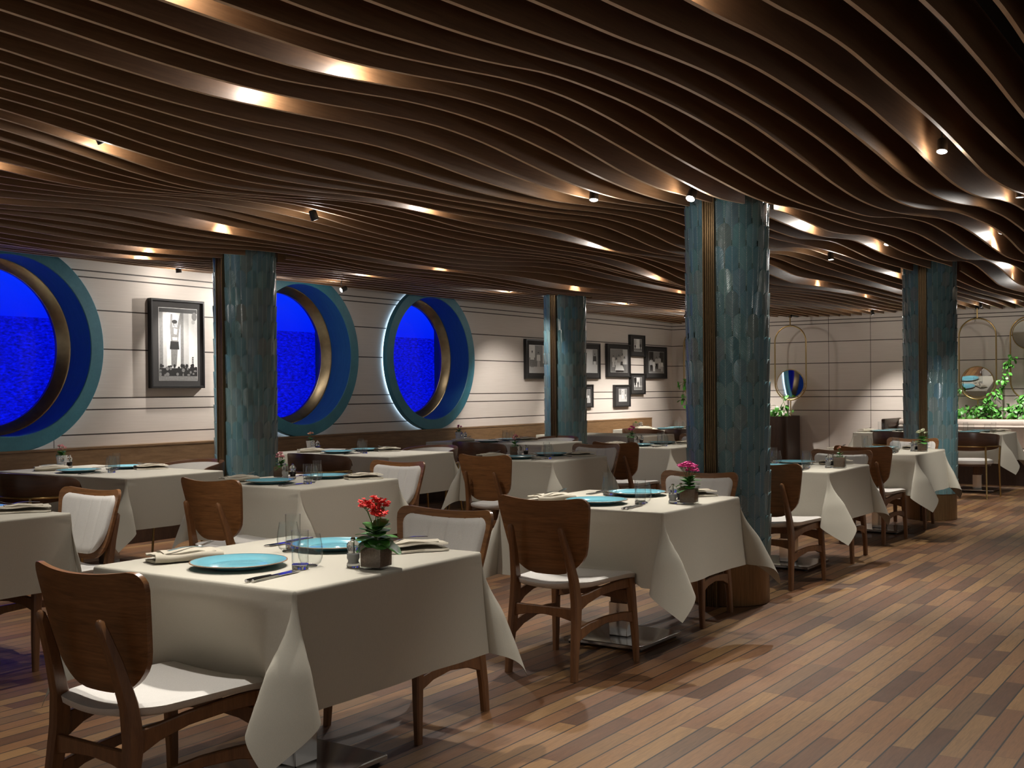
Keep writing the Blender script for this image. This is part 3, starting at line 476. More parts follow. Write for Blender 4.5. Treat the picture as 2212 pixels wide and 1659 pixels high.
# ceiling spotlights, plus added fill spots: (x, y, z, aim dx, aim dy, power factor, label)
def gap(k): return FX0-FS*(k+.5)
SPOTS = [
 (gap(-8), 6.00, 2.545, 0, -.7, 1.0, 'lit spotlight below the slats at the far upper right'),
 (gap(-8), 8.10, 2.60, 0, .1, 1.0, 'spotlight hidden between slats at the right edge of the photo'),
 (gap(-8), 3.10, 2.60, .1, .7, 1.0, 'spotlight hidden between slats at the top edge, right of centre'),
 (gap(0), 6.05, 2.455, -.1, -1.5, .9, 'small lit spotlight just in front of the nearest column top'),
 (gap(0), 3.25, 2.585, .05, -.4, 1.0, 'spotlight glowing brightest between the slats above the front table'),
 (gap(3), 5.85, 2.475, .15, -.5, 1.1, 'lit spotlight hanging below the slats left of the nearest column'),
 (gap(3), 3.30, 2.60, .1, -1.1, .9, 'spotlight between slats lighting a long pale streak, upper left'),
 (gap(-1), 2.25, 2.60, 0, -.6, .9, 'spotlight between slats at the top edge, left of centre'),
 (gap(10), 3.38, 2.535, .15, 1.2, .9, 'little square ended spotlight at the left of the ceiling'),
 (gap(15), 5.72, 2.535, .1, 1.0, .65, 'dark bell shaped spotlight above the middle row of tables'),
 (gap(15), 3.35, 2.60, 0, 0, .8, 'spotlight between slats at the left edge of the ceiling'),
 (gap(10), 5.95, 2.60, .1, -1.0, .75, 'spotlight between slats above the chair left of centre'),
 (gap(10), 8.35, 2.60, .1, -1.0, .9, 'spotlight between slats above the middle row, left of the nearest column'),
 (gap(13), 10.35, 2.49, .1, 0, .9, 'tiny lit spotlight just left of the nearest column'),
 (gap(3), 10.15, 2.515, .1, 0, .9, 'tiny lit spotlight just right of the nearest column'),
 (gap(0), 8.35, 2.60, .05, -1.0, 1.0, 'spotlight between slats behind the nearest column, second streak'),
 (gap(-1), 7.25, 2.60, .1, 0, .9, 'spotlight lighting the cut slat end right of the nearest column'),
 (gap(0), 10.05, 2.60, .05, -.8, 1.0, 'spotlight in the bright curl of slat before the far right column'),
 (gap(3), 12.6, 2.60, 0, 0, .9, 'spotlight over the far end of the right hand row'),
 (gap(13), 12.9, 2.60, 0, 0, .9, 'spotlight over the far end of the middle row'),
 (gap(25), 5.80, 2.585, -.25, 0, .9, 'spotlight glowing above the portrait, nearer the column'),
 (gap(27), 5.95, 2.575, -.5, .8, 1.0, 'spotlight glowing above the portrait, nearer the first porthole'),
 (gap(27), 8.75, 2.56, .1, .1, .9, 'spotlight glowing low between slats beside the second porthole'),
 (gap(27), 11.25, 2.545, -.5, 1.6, .9, 'spotlight glowing in a curl of slat right of the third porthole'),
 (gap(26), 13.9, 2.545, -1.2, 1.4, 2.0, 'spotlight glowing above the grouped photographs'),
 (gap(26), 15.7, 2.44, -1.3, .5, 2.0, 'lit spotlight above the rightmost photographs by the corner'),
 (gap(20), 3.6, 2.71, -.1, .1, .8, 'added fill spotlight between slats above the leftmost tables'),  # added lamp, not seen: fill for the leftmost tables
 (gap(20), 5.75, 2.71, -.25, 0, .6, 'added fill spotlight between slats just right of the left column'),  # added fill, set deep so its spill stays out of view
 (gap(21), 8.6, 2.71, -.2, 0, .6, 'added fill spotlight between slats above the wall table by the middle porthole'),  # added to lift the dim wall row, no lamp visible here
 (gap(21), 11.1, 2.71, -.2, 0, .6, 'added fill spotlight between slats above the wall table by the rightmost porthole'),  # another added fill lamp for the wall row, recessed out of sight
 (gap(18), 15.4, 2.71, -.2, 0, 1.0, 'added fill spotlight between slats above the farthest wall table'),  # added fill for the far end of the wall row, unseen
 (gap(6), 15.2, 2.71, .1, .1, 1.0, 'added fill spotlight between slats above the far tables on the right'),  # unseen lamp, added to brighten the far right end
 (gap(-5), 10.3, 2.66, -1.3, 1.9, 2.2, 'spotlight between slats above the aisle, aimed at the far right column'),
 (gap(8), 12.6, 2.71, 0, 0, .9, 'added fill spotlight between slats behind the slim far column, nearer us'),  # added to brighten the far slats and floor
 (gap(9), 15.0, 2.71, 0, 0, .9, 'added fill spotlight between slats before the dark planter'),  # added lamp, lifts the far ceiling and the end wall
 (gap(18), 12.7, 2.71, .1, 0, .8, 'added fill spotlight between slats right of the slim far column'),  # unseen, added as fill under the far slats
 (gap(-3), 13.2, 2.70, 0, 0, .9, 'added fill spotlight between slats above the aisle past the far right column'),  # added fill for the far ceiling, raised out of view
 (gap(-2), 15.2, 2.70, -.2, 0, .9, 'added fill spotlight between slats above the far right tables'),  # added fill at the back of the room, hidden above the slat edges
 (gap(27), 12.5, 2.56, -1.5, .6, 1.1, 'added fill spotlight between slats washing the wall left of the photographs'),  # added wall wash, unseen source, brightens this stretch of wall
 (gap(27), 16.9, 2.52, -1.5, .1, 1.2, 'added fill spotlight between slats washing the wall by the corner'),  # added wall wash, widens the light on the picture wall
 (gap(33), 7.2, 2.50, -.05, .3, .7, 'spotlight near the shiplap wall above the portrait'),
 (gap(31), 9.07, 2.44, -1.9, -4.6, 2.2, 'lit spotlight with a short arm over the second porthole'),
 (gap(24), 17.35, 2.45, -.1, .45, 2.0, 'lit starry spotlight beside the left hoop mirror'),
 (gap(13), 17.45, 2.47, .3, .45, 1.8, 'lit starry spotlight on the end wall left of the far right column'),
 (gap(4), 17.30, 2.50, .15, .3, 1.5, 'spotlight over the green planter at the far right'),
 (gap(1), 17.30, 2.55, .1, .3, 1.4, 'spotlight over the right end of the planter'),
]
def spotlight(x, y, z, ax, ay, pw, label):
    s = thing('ceiling_spotlight', label, 'spotlight', (x, y, z), group='ceiling spotlights')
    d = Vector((ax, ay, -2.2)).normalized(); q = Vector((0, 0, -1)).rotation_difference(d)
    R = q.to_matrix()
    def tr(mb):
        mb.v = [tuple(R @ Vector(p)) for p in mb.v]; return mb
    mb = MB(); mb.lathe([(.022, .062), (.026, .056), (.028, -.004), (.026, -.006), (.024, -.002)], 20); tr(mb).build('lamp_housing', M['lamp_body'], s)
    mb = MB(); mb.lathe([(.0235, -.001), (.02, -.005), (.0, -.006)], 20); tr(mb).build('lens', M['lens'], s)
    mb = MB(); mb.tube([(0, 0, .05), (0, 0, max(.1, 2.86-z))], .005, 6); mb.build('mounting_rod', M['lamp_body'], s)
    L = bpy.data.lights.new('lamp_beam', 'SPOT'); L.energy = SPOT_W*pw; L.color = WARM; L.spot_size = math.radians(74); L.spot_blend = .7; L.shadow_soft_size = .024
    o = bpy.data.objects.new('lamp_beam', L); C.objects.link(o); o.parent = s; o.location = R @ Vector((0, 0, -.012)); o.rotation_mode = 'QUATERNION'; o.rotation_quaternion = q
    L = bpy.data.lights.new('lamp_spill', 'POINT'); L.energy = SPILL_W; L.color = WARM; L.shadow_soft_size = .02
    o = bpy.data.objects.new('lamp_spill', L); C.objects.link(o); o.parent = s; o.location = R @ Vector((0, 0, -.032))
for a in SPOTS: spotlight(*a)

# ------------------------------------------------------------------ chairs
def lerp(a, b, t): return a+(b-a)*t
def board_pt(s, t, inset=0.0):
    """curved plywood back: s across -1..1, t up 0..1 -> local x, y, z of its middle surface"""
    z0, z1 = .478+inset, .855-inset
    hw0 = lerp(.190, .254, min(1, t*1.15)**.8)
    z = lerp(z0, z1, t); rt_, rb = .05, .12; hw = hw0
    dt = z1-z; db = z-z0
    if dt < rt_: hw -= rt_*(1-math.sqrt(max(0, 1-((rt_-dt)/rt_)**2)))
    if db < rb: hw -= rb*(1-math.sqrt(max(0, 1-((rb-db)/rb)**2)))*1.05
    x = s*max(.004, hw-inset)
    q = (x/.236)**2
    z -= .020*(1-q)*t**3
    z += .016*q*(1-t)**2
    y = -.205-.085*t+.036*q
    return Vector((x, y, z))
def board(mb, off0, off1, inset=0.0, ns=20, tv=None, chan=False):
    tv = tv or [0, .012, .035, .07, .12, .18, .25, .35, .45, .55, .65, .75, .84, .90, .94, .965, .985, 1]
    F = []; B = []
    for t in tv:
        fr = []; br = []
        for i in range(ns+1):
            s = -1+2*i/ns; p = board_pt(s, t, inset); e = min(1, (1-abs(s))*8, t*18, (1-t)*18)
            o1 = off1 if not chan else lerp(off0, off1, max(0, e)**.5)*(1-.22*max(0, math.cos(p.x/.045*PI))**10)
            br.append(p+Vector((0, off0, 0))); fr.append(p+Vector((0, o1, 0)))
        F.append(fr); B.append(br)
    mb.grid(F, flip=True); mb.grid(B)
    nt = len(tv)
    ring = [(j, 0) for j in range(nt)]+[(nt-1, i) for i in range(1, ns+1)]+[(j, ns) for j in range(nt-2, -1, -1)]+[(0, i) for i in range(ns-1, 0, -1)]
    mb.grid([[F[j][i] for j, i in ring], [B[j][i] for j, i in ring]], closed_v=True)
def make_dining_chair():
    r = thing('dining_chair', 'x', 'chair')
    mb = MB(); board(mb, -.009, .009); mb.build('backrest', M['chair_wood'], r)
    mb = MB(); board(mb, .009, .034, .027, 44, chan=True); mb.build('back_cushion', M['cream'], r, angle=60)
    # saddle seat
    mb = MB(); T = []; U = []; n = 14; m = 14
    for i in range(n+1):
        v = -1+2*i/n; yy = v*.26+.01; tr = []; ur = []
        wd = lerp(.195, .245, (v+1)/2)
        if v < -.5: wd *= math.sqrt(max(.0, 1-((-.5-v)/.5)**2*.55))
        if v > .86: wd -= .03*((v-.86)/.14)**2
        for j in range(m+1):
            u = -1+2*j/m; x = u*wd
            z = .447+.012*u*u-.016*math.exp(-((v+.25)/.5)**2)*(1-u*u)-.014*max(0, v-.55)**2/.2+.012*max(0, -v-.6)
            e = min(1, (1-abs(u))*7, (1-abs(v))*7)
            tr.append((x, yy, z-.012*(1-e)**2)); ur.append((x*.985, yy*.985, z-.038+.006*(1-e)))
        T.append(tr); U.append(ur)
    mb.grid(T); mb.grid(U, flip=True)
    ring = [(i, 0) for i in range(n+1)]+[(n, j) for j in range(1, m+1)]+[(i, m) for i in range(n-1, -1, -1)]+[(0, j) for j in range(m-1, 0, -1)]
    mb.grid([[T[i][j] for i, j in ring], [U[i][j] for i, j in ring]], closed_v=True); mb.build('seat', M['cream'], r, angle=70)
    for s in (-1, 1):
        mb = MB()
        mb.bar([(s*.183, -.272, 0), (s*.181, -.262, .12), (s*.177, -.240, .26), (s*.171, -.226, .36), (s*.163, -.234, .46), (s*.152, -.266, .58), (s*.141, -.301, .68), (s*.138, -.311, .708), (s*.1375, -.314, .716)],
               [.030, .032, .034, .036, .034, .030, .028, .026, .012], [.036, .042, .052, .062, .052, .040, .030, .022, .010], (1, 0, 0), rnd=.35)
        mb.build('rear_leg', M['leg_wood'], r)
        mb = MB(); mb.bar([(s*.236, .246, 0), (s*.230, .240, .15), (s*.220, .226, .33), (s*.214, .218, .418)], [.026, .032, .038, .040], [.028, .036, .044, .046], (1, 0, 0), rnd=.3); mb.build('front_leg', M['leg_wood'], r)
        mb = MB(); mb.bar([(s*.172, -.215, .352), (s*.180, -.15, .368), (s*.190, -.05, .386), (s*.200, .08, .394), (s*.212, .21, .396)], .022, [.075, .050, .040, .042, .048], (1, 0, 0), rnd=.25); mb.build('side_rail', M['leg_wood'], r)
        mb = MB(); mb.bar([(s*.180, -.245, .205), (s*.188, -.14, .232), (s*.200, 0, .246), (s*.212, .13, .240), (s*.224, .232, .222)], .020, [.062, .044, .034, .040, .056], (1, 0, 0), rnd=.25); mb.build('side_stretcher', M['leg_wood'], r)
    mb = MB(); mb.bar([(-.178, -.238, .30), (-.10, -.238, .308), (0, -.238, .312), (.10, -.238, .308), (.178, -.238, .30)], [.064, .046, .038, .046, .064], .020, (0, 0, 1), rnd=.25); mb.build('rear_stretcher', M['leg_wood'], r)
    mb = MB(); mb.bar([(-.222, .228, .318), (-.12, .228, .333), (0, .228, .338), (.12, .228, .333), (.222, .228, .318)], [.066, .048, .040, .048, .066], .020, (0, 0, 1), rnd=.25); mb.build('front_stretcher', M['leg_wood'], r)
    return r
def make_barrel_chair():
    r = thing('barrel_chair', 'x', 'chair')
    mb = MB(); mb.lathe([(0, .405), (.22, .405), (.238, .415), (.245, .435), (.238, .455), (.20, .468), (0, .472)], 40); mb.build('seat', M['cream'], r)
    mb = MB(); mb.lathe([(0, .385), (.215, .385), (.215, .404), (0, .404)], 32); mb.build('seat_frame', M['barrel_wood'], r)
    P = []; A = 112
    for i in range(41):
        a = math.radians(-A+2*A*i/40); u = abs(-1+2*i/40); k = math.sqrt(max(0, 1-max(0, (u-.80)/.20)**2))
        zt = lerp(.800, .745, u*u)-.07*(1-k); zb = .575+.055*u*u+.045*(1-k)
        row = []
        for rr, z in ((.282, zb+.006), (.286, zb), (.300, zb), (.304, zb+.006), (.312, zt-.008), (.308, zt), (.294, zt+.0), (.290, zt-.008)):
            row.append((rr*math.sin(a), -rr*math.cos(a)*.98+.02, z))
        P.append(row)
    mb = MB(); mb.grid(P, closed_v=True); mb.poly(P[0]); mb.poly(P[-1][::-1]); mb.build('back_band', M['barrel_wood'], r)
    Q = []
    for i in range(33):
        a = math.radians(-92+184*i/32); u = abs(-1+2*i/32); row = []
        for rr, z in ((.270, .60), (.281, .60), (.284, .77-.03*u*u), (.272, .775-.03*u*u)): row.append((rr*math.sin(a), -rr*math.cos(a)*.98+.02, z))
        Q.append(row)
    mb = MB(); mb.grid(Q, closed_v=True); mb.poly(Q[0]); mb.poly(Q[-1][::-1]); mb.build('back_pad', M['cream'], r)
    mb = MB(); mb.tube([(.315*math.sin(a), -.315*math.cos(a)*.98+.02, .628) for a in [math.radians(-104+208*i/32) for i in range(33)]], .009, 8); mb.build('brass_rail', M['brass'], r)
    for s in (-1, 1):
        mb = MB(); mb.tube([(s*.305, .095, .628), (s*.292, .10, .42), (s*.270, .235, .0) if False else (s*.30, .13, 0)], [.013, .012, .009], 10); mb.build('leg', M['brass'], r)
        mb = MB(); mb.tube([(s*.20, -.225, .628), (s*.205, -.215, .42), (s*.225, -.285, 0)], [.012, .012, .009], 10); mb.build('leg', M['brass'], r)
    return r
DC = Proto(make_dining_chair()); BC = Proto(make_barrel_chair())

# ------------------------------------------------------------------ tables and cloths
TZ = .757
def make_table(sx, sy):
    r = thing('pedestal_table', 'x', 'table')
    mb = MB(); mb.rbox(-sx/2+.006, sx/2-.006, -sy/2+.006, sy/2-.006, .722, TZ-.003, .02); mb.build('tabletop', M['leg_wood'], r)
    mb = MB(); mb.rbox(-.05, .05, -.05, .05, .20, .722, .006); mb.build('wooden_post', M['leg_wood'], r)
    mb = MB(); mb.rbox(-.056, .056, -.056, .056, .033, .21, .005); mb.build('steel_collar', M['steel'], r)
    mb = MB(); mb.rbox(-.235, .235, -.235, .235, .013, .033, .008); mb.build('base_plate', M['steel'], r)
    for x in (-.2, .2):
        for y in (-.2, .2):
            mb = MB(); mb.lathe([(.018, 0), (.018, .013)], 12, (x, y, 0)); mb.build('levelling_foot', M['lamp_body'], r)
    return r
def make_cloth(a, b, o, seed, folds, push):
    rnd = random.Random(seed); R = .011
    def axis(h):
        ins = [-h+2*h*i/10 for i in range(11)]
        edge = [.004, .009, .014, .020, .028]+[.045+(o-.045)*i/15 for i in range(16)]
        return [-h-e for e in edge[::-1]]+ins+[h+e for e in edge]
    U, V = axis(a), axis(b); ph = [rnd.uniform(0, 6.28) for _ in range(12)]; am = [rnd.uniform(.003, .011) for _ in range(4)]
    def hang(d, w, side, half):
        if d < R*PI/2:
            an = d/R; return R*math.sin(an), R*(1-math.cos(an))
        dr = R+d-R*PI/2; k = (dr/o)**1.4
        wob = am[side]*(math.sin(w/half*5.1+ph[side])+.6*math.sin(w/half*9.7+ph[side+4]))
        pu = 0
        for sd, c0, hw, am_ in push:
            if sd == side: pu += am_*max(0, min(1, (dr-.06)/.26))*max(0, min(1, (hw+.07-abs(w-c0))/.10))
        return R+.03*k+wob*k-pu, dr
    P = []
    for u in U:
        row = []
        for v in V:
            du, dv = max(abs(u)-a, 0), max(abs(v)-b, 0); su, sv = (1 if u > 0 else -1), (1 if v > 0 else -1)
            x, y, z = max(-a, min(a, u)), max(-b, min(b, v)), TZ
            if du and not dv:
                ot, dr = hang(du, v, 0 if su > 0 else 1, b); x += su*ot; z -= dr
            elif dv and not du:
                ot, dr = hang(dv, u, 2 if sv > 0 else 3, a); y += sv*ot; z -= dr
            elif du and dv:
                e0, t0, sk = folds[(su, sv)]
                r = math.hypot(du, dv); th = math.atan2(dv, du)
                o1, d1 = hang(r if r < o else o, sv*b, 0 if su > 0 else 1, b); o2, d2 = hang(r if r < o else o, su*a, 2 if sv > 0 else 3, a)
                ex = (r-o)*.06 if r > o else 0
                o1 += ex; o2 += ex
                rise = min(1, r/.26); rise = rise*rise*(3-2*rise)*.85+.15*min(1, r/.1)
                e = e0*math.sin(2*th)**1.2*rise; t = (t0*math.sin(4*th)+sk*math.sin(2*th)**2)*rise
                c2, s2 = math.cos(th)**2, math.sin(th)**2
                nx, ny = su/math.sqrt(2), sv/math.sqrt(2)
                x += su*o1*c2+r*(e*nx+t*nx); y += sv*o2*s2+r*(e*ny-t*ny)
                hr = r*math.sqrt(max(.2, 1-e*e-t*t))
                z -= hr if r > R*PI/2 else (d1*c2+d2*s2)
                if r > R*PI/2: z += (R*PI/2-R)*min(1, 1)
            row.append((x, y, z))
        P.append(row)
    mb = MB(); mb.grid(P); return mb
def F(ne, nw, se, sw): return {(1, 1): ne, (-1, 1): nw, (1, -1): se, (-1, -1): sw}
CLOTHS = [F((.30, .16, -.10), (.28, .2, 0), (.32, .20, -.16), (.30, .18, .1)),
          F((.34, .20, .12), (.28, .2, 0), (.30, .22, .06), (.30, .18, .1)),
          F((.32, .22, -.12), (.26, .22, .1), (.30, .26, .10), (.30, .18, -.1)),
          F((.30, .16, .1), (.30, .2, .1), (.30, .18, -.05), (.28, .22, .12))]

# ------------------------------------------------------------------ tableware (all stand on z = 0)
def make_plate():
    r = thing('charger_plate', 'x', 'plate')
    mb = MB(); mb.lathe([(0, .004), (.085, .004), (.095, .0), (.10, .0), (.112, .006), (.158, .0185), (.1625, .0195), (.1630, .0215), (.158, .0225), (.115, .0115), (.104, .0095), (.098, .0075), (.094, .0085), (0, .0085)], 56)
    mb.build('plate_body', M['plate'], r, angle=50)
    mb = MB(); mb.lathe([(.1615, .0192), (.1645, .0198), (.1650, .0215), (.1625, .0228), (.1600, .0226)], 56, cap=False); mb.build('rim', M['plate_rim'], r)
    return r
def make_highball():
    r = thing('highball_glass', 'x', 'glass')
    mb = MB(); mb.lathe([(.0275, .018), (.029, .128), (.0292, .1295), (.0280, .1295), (.0262, .024), (.02, .018), (0, .0165)], 32); mb.build('bowl', M['glass'], r)
    mb = MB(); mb.lathe([(0, 0), (.0262, 0), (.0278, .002), (.0280, .017), (.0, .0172)], 32); mb.build('thick_base', M['thick_glass'], r)
    return r
def make_stemless():
    r = thing('stemless_wine_glass', 'x', 'glass')
    mb = MB(); mb.lathe([(.022, .003), (.034, .012), (.041, .03), (.0425, .045), (.0405, .07), (.036, .095), (.0335, .109), (.0330, .110), (.0325, .109), (.035, .095), (.0393, .07), (.0413, .045), (.0398, .031), (.033, .014), (.02, .007), (0, .006)], 36); mb.build('bowl', M['glass'], r)
    mb = MB(); mb.lathe([(0, 0), (.022, 0), (.0235, .0025), (.018, .005), (0, .0052)], 32); mb.build('thick_base', M['thick_glass'], r)
    return r
def make_mill(fill):
    r = thing('salt_mill' if fill == 'salt' else 'pepper_mill', 'x', 'mill')
    mb = MB(); mb.lathe([(.021, 0), (.0225, .003), (.0225, .012), (.0185, .018), (.018, .024), (.0215, .030), (.0215, .046), (.0185, .052), (.0185, .058), (.0225, .066), (.0215, .079), (.0125, .089), (.006, .090)], 28); mb.build('clear_body', M['thick_glass'], r)
    mb = MB(); mb.lathe([(0, .012), (.0150, .012), (.0155, .018), (.0170, .030), (.0170, .043), (0, .046)], 20); mb.build('filling', M[fill], r)
    mb = MB(); mb.lathe([(.0035, .046), (.0035, .089)], 10); mb.build('spindle', M['steel'], r)
    mb = MB(); mb.lathe([(.004, .089), (.0075, .0905), (.0090, .0955), (.0065, .1005), (0, .102)], 18); mb.build('knob', M['steel'], r)
    return r
def make_napkin():
    r = thing('folded_napkin', 'x', 'napkin')
    prof = [(-.060, .001), (-.030, .002), (.030, .001), (.052, .003), (.060, .011), (.056, .020), (.040, .023), (.020, .0215), (.0, .0235), (-.030, .0225), (-.046, .025), (-.050, .019), (-.034, .0175), (-.005, .0185), (.028, .0165), (.044, .0165), (.050, .0115), (.044, .0075), (.010, .0085), (-.035, .0075), (-.058, .0065)]
    def lay(x0, x1, tw, zs, nz):
        P = []
        for i in range(13):
            y = lerp(x0, x1, i/12); k = 1+.05*math.sin(i*.9); P.append([(x*k+tw*(i/12-.5), y+.004*math.sin(x*60), max(.0008, z*zs*(1+.10*math.sin(i*.7+x*40)))+nz) for x, z in prof])
        return P
    mb = MB(); P = lay(-.12, .12, .02, 1.0, 0); mb.grid(P, closed_v=True); mb.poly(P[0]); mb.poly(P[-1][::-1])
    mb.v = [(a_[0], a_[1], a_[2]*1.35) for a_ in mb.v]; mb.build('linen_fold', M['napkin'], r, angle=70)
    mb = MB(); T = [[(x+.02*(y/.24), y, .0255+.004*math.sin((x+.05)*38)+.005*math.exp(-((y-.02)/.03)**2)) for x in (-.045, -.02, .0, .02, .044)] for y in (-.085, -.04, 0, .03, .06, .095)]
    B = [[(p[0], p[1], p[2]-.006) for p in q] for q in T]
    mb.grid(T); mb.grid(B, flip=True); mb.grid([[q[0] for q in T], [q[0] for q in B]]); mb.grid([[q[-1] for q in T], [q[-1] for q in B]]); mb.grid([T[0], B[0]]); mb.grid([T[-1], B[-1]])
    mb.v = [(a_[0], a_[1], a_[2]*1.35) for a_ in mb.v]; mb.build('top_flap', M['napkin'], r)
    return r
def make_fork():
    mb = MB()
    mb.bar([(0, -.10, .002), (0, -.04, .007), (0, .01, .006), (0, .03, .002), (0, .045, .004)], [.010, .008, .005, .010, .022], [.003, .003, .003, .002, .002], (1, 0, 0))
    for i in range(4):
        x = -.0085+.0057*i; mb.bar([(x, .043, .004), (x*1.05, .07, .009), (x, .095, .016)], [.0035, .0032, .0018], .0018, (1, 0, 0))
    o = mb.build('fork', M['silver']); return o
def make_knife():
    mb = MB()
    mb.bar([(0, -.12, .006), (0, -.07, .0065), (0, 0, .0055)], [.012, .013, .010], [.009, .009, .007], (1, 0, 0), rnd=.6)
    mb.bar([(0, 0, .004), (.001, .06, .004), (.001, .10, .004), (-.003, .12, .004)], [.012, .017, .014, .004], .0022, (1, 0, 0))
    return mb.build('table_knife', M['silver'])

def leaf_pts(L, Wd, bend, curl, n=6):
    P = []
    for i in range(n+1):
        t = i/n; w = Wd*max(.03, 1-abs(2*(t*.94+.03)-1.04)**2.6)**.62*(1+.07*(i % 2)); y = L*t; z = -bend*t*t*L
        P.append([Vector((-w, y, z+curl*w)), Vector((0, y, z)), Vector((w, y, z+curl*w))])
    return P
def add_leaf(mb, base, az, el, L, Wd, bend=.4, curl=.25, th=.0012):
    R = Matrix.Rotation(az, 3, 'Z') @ Matrix.Rotation(el, 3, 'X'); b = Vector(base)
    P = [[b+R @ p for p in r] for r in leaf_pts(L, Wd, bend, curl)]; nrm = R @ Vector((0, 0, -th))
    Q = [[p+nrm for p in r] for r in P]
    mb.grid(P); mb.grid(Q, flip=True)
    mb.grid([[r[0] for r in P], [r[0] for r in Q]]); mb.grid([[r[2] for r in P], [r[2] for r in Q]])
def add_floret(mb, c, r, rnd):
    c = Vector(c); n = len(mb.v); a0 = rnd.uniform(0, 6.28); tl = Vector((rnd.uniform(-.5, .5), rnd.uniform(-.5, .5), 1)).normalized(); q = Vector((0, 0, 1)).rotation_difference(tl)
    for k in range(4):
        a = a0+k*PI/2; d = q @ Vector((math.cos(a), math.sin(a), .15)); e = q @ Vector((-math.sin(a), math.cos(a), 0))
        mb.poly([c, c+d*r*.6+e*r*.42, c+d*r*1.1, c+d*r*.6-e*r*.42]); mb.poly([c-tl*r*.5, c+d*r*.6-e*r*.42, c+d*r*1.1, c+d*r*.6+e*r*.42])
def make_plant(pot, petal, size, seed, nleaf=14, heads=5):
    rnd = random.Random(seed); r = thing('potted_flowers', 'x', 'plant'); base = .078
    if pot == 'glass':
        mb = MB(); a, h = .043, .088
        for w_ in range(4):
            c, s = [(1, 0), (0, 1), (-1, 0), (0, -1)][w_]
            def pt(u, d, z): return (c*d-s*u, s*d+c*u, z)
            mb.quad(pt(-a, a, 0), pt(a, a, 0), pt(a, a, h), pt(-a, a, h)); b_ = a-.0035
            mb.quad(pt(-b_, b_, .006), pt(b_, b_, .006), pt(b_, b_, h), pt(-b_, b_, h)); mb.quad(pt(-a, a, h), pt(a, a, h), pt(b_, b_, h), pt(-b_, b_, h))
        mb.quad((-a, -a, 0), (a, -a, 0), (a, a, 0), (-a, a, 0)); mb.build('glass_cube', M['glass'], r, smooth=False)
        mb = MB(); S = []
        for z, k in ((.007, .036), (.008, .0375), (.072, .0385), (.078, .036)):
            S.append([(x*k, y*k, z+rnd.uniform(-.001, .001)*(z > .07)) for x, y in [(-1, -1), (-.3, -1.01), (.4, -1), (1, -1), (1, 0), (1, 1), (.3, 1), (-.4, 1), (-1, 1), (-1, 0)]])
        mb.grid(S, closed_v=True); mb.poly(S[-1]); mb.poly(S[0][::-1]); mb.build('soil', M['soil'], r, angle=60)
    else:
        mb = MB(); mb.lathe([(.031, 0), (.033, .002), (.044, .094), (.0455, .096), (.0435, .097), (.041, .088), (.036, .07), (0, .07)], 36); mb.build('ceramic_pot', M['white_pot'], r)
        mb = MB(); mb.lathe([(.0405, .083), (.02, .088), (0, .089)], 20); mb.build('soil', M['soil'], r); base = .085
    mb = MB(); H = .05*size
    for i in range(nleaf):
        a = i*2.4+rnd.uniform(-.3, .3); lv = i/nleaf
        z = base+lv*H; L = rnd.uniform(.045, .068)*size*(1-.3*lv)
        add_leaf(mb, (.006*math.sin(-a), .006*math.cos(a), z), a, math.radians(lerp(-8, 50, lv)+rnd.uniform(-8, 12)), L, L*.58, rnd.uniform(.15, .6), rnd.uniform(.02, .22))
    mb.build('leaves', M['leaf'], r, angle=60)
    st = MB(); fl = MB(); top = base+.125*size
    for h in range(heads):
        a = h*2.4+rnd.uniform(-.4, .4); rad = 0 if h == 0 else rnd.uniform(.024, .042)*size; zt = top-(0 if h == 0 else rnd.uniform(.004, .042)*size)
        c = Vector((rad*math.cos(a), rad*math.sin(a), zt))
        st.tube([(0, 0, base), (c.x*.35, c.y*.35, lerp(base, zt, .55)), tuple(c)], [.002, .0016, .0011], 6)
        for k in range(40):
            d = Vector((rnd.gauss(0, 1), rnd.gauss(0, 1), abs(rnd.gauss(0, .7))+.1)).normalized(); add_floret(fl, c+d*rnd.uniform(.009, .023)*size, .0066*size, rnd)
            if k % 5 == 0: st.tube([tuple(c-Vector((0, 0, .012))), tuple(c+d*.011*size)], .0007, 4)
    st.build('flower_stems', M['stem'], r); fl.build('blossoms', M[petal], r, smooth=False)
    return r
PL = Proto(make_plate()); HB = Proto(make_highball()); SG = Proto(make_stemless()); SM = Proto(make_mill('salt')); PM = Proto(make_mill('pepper')); NK = Proto(make_napkin())
FK = Proto(tag(make_fork(), 'x', 'fork')); KN = Proto(tag(make_knife(), 'x', 'knife'))

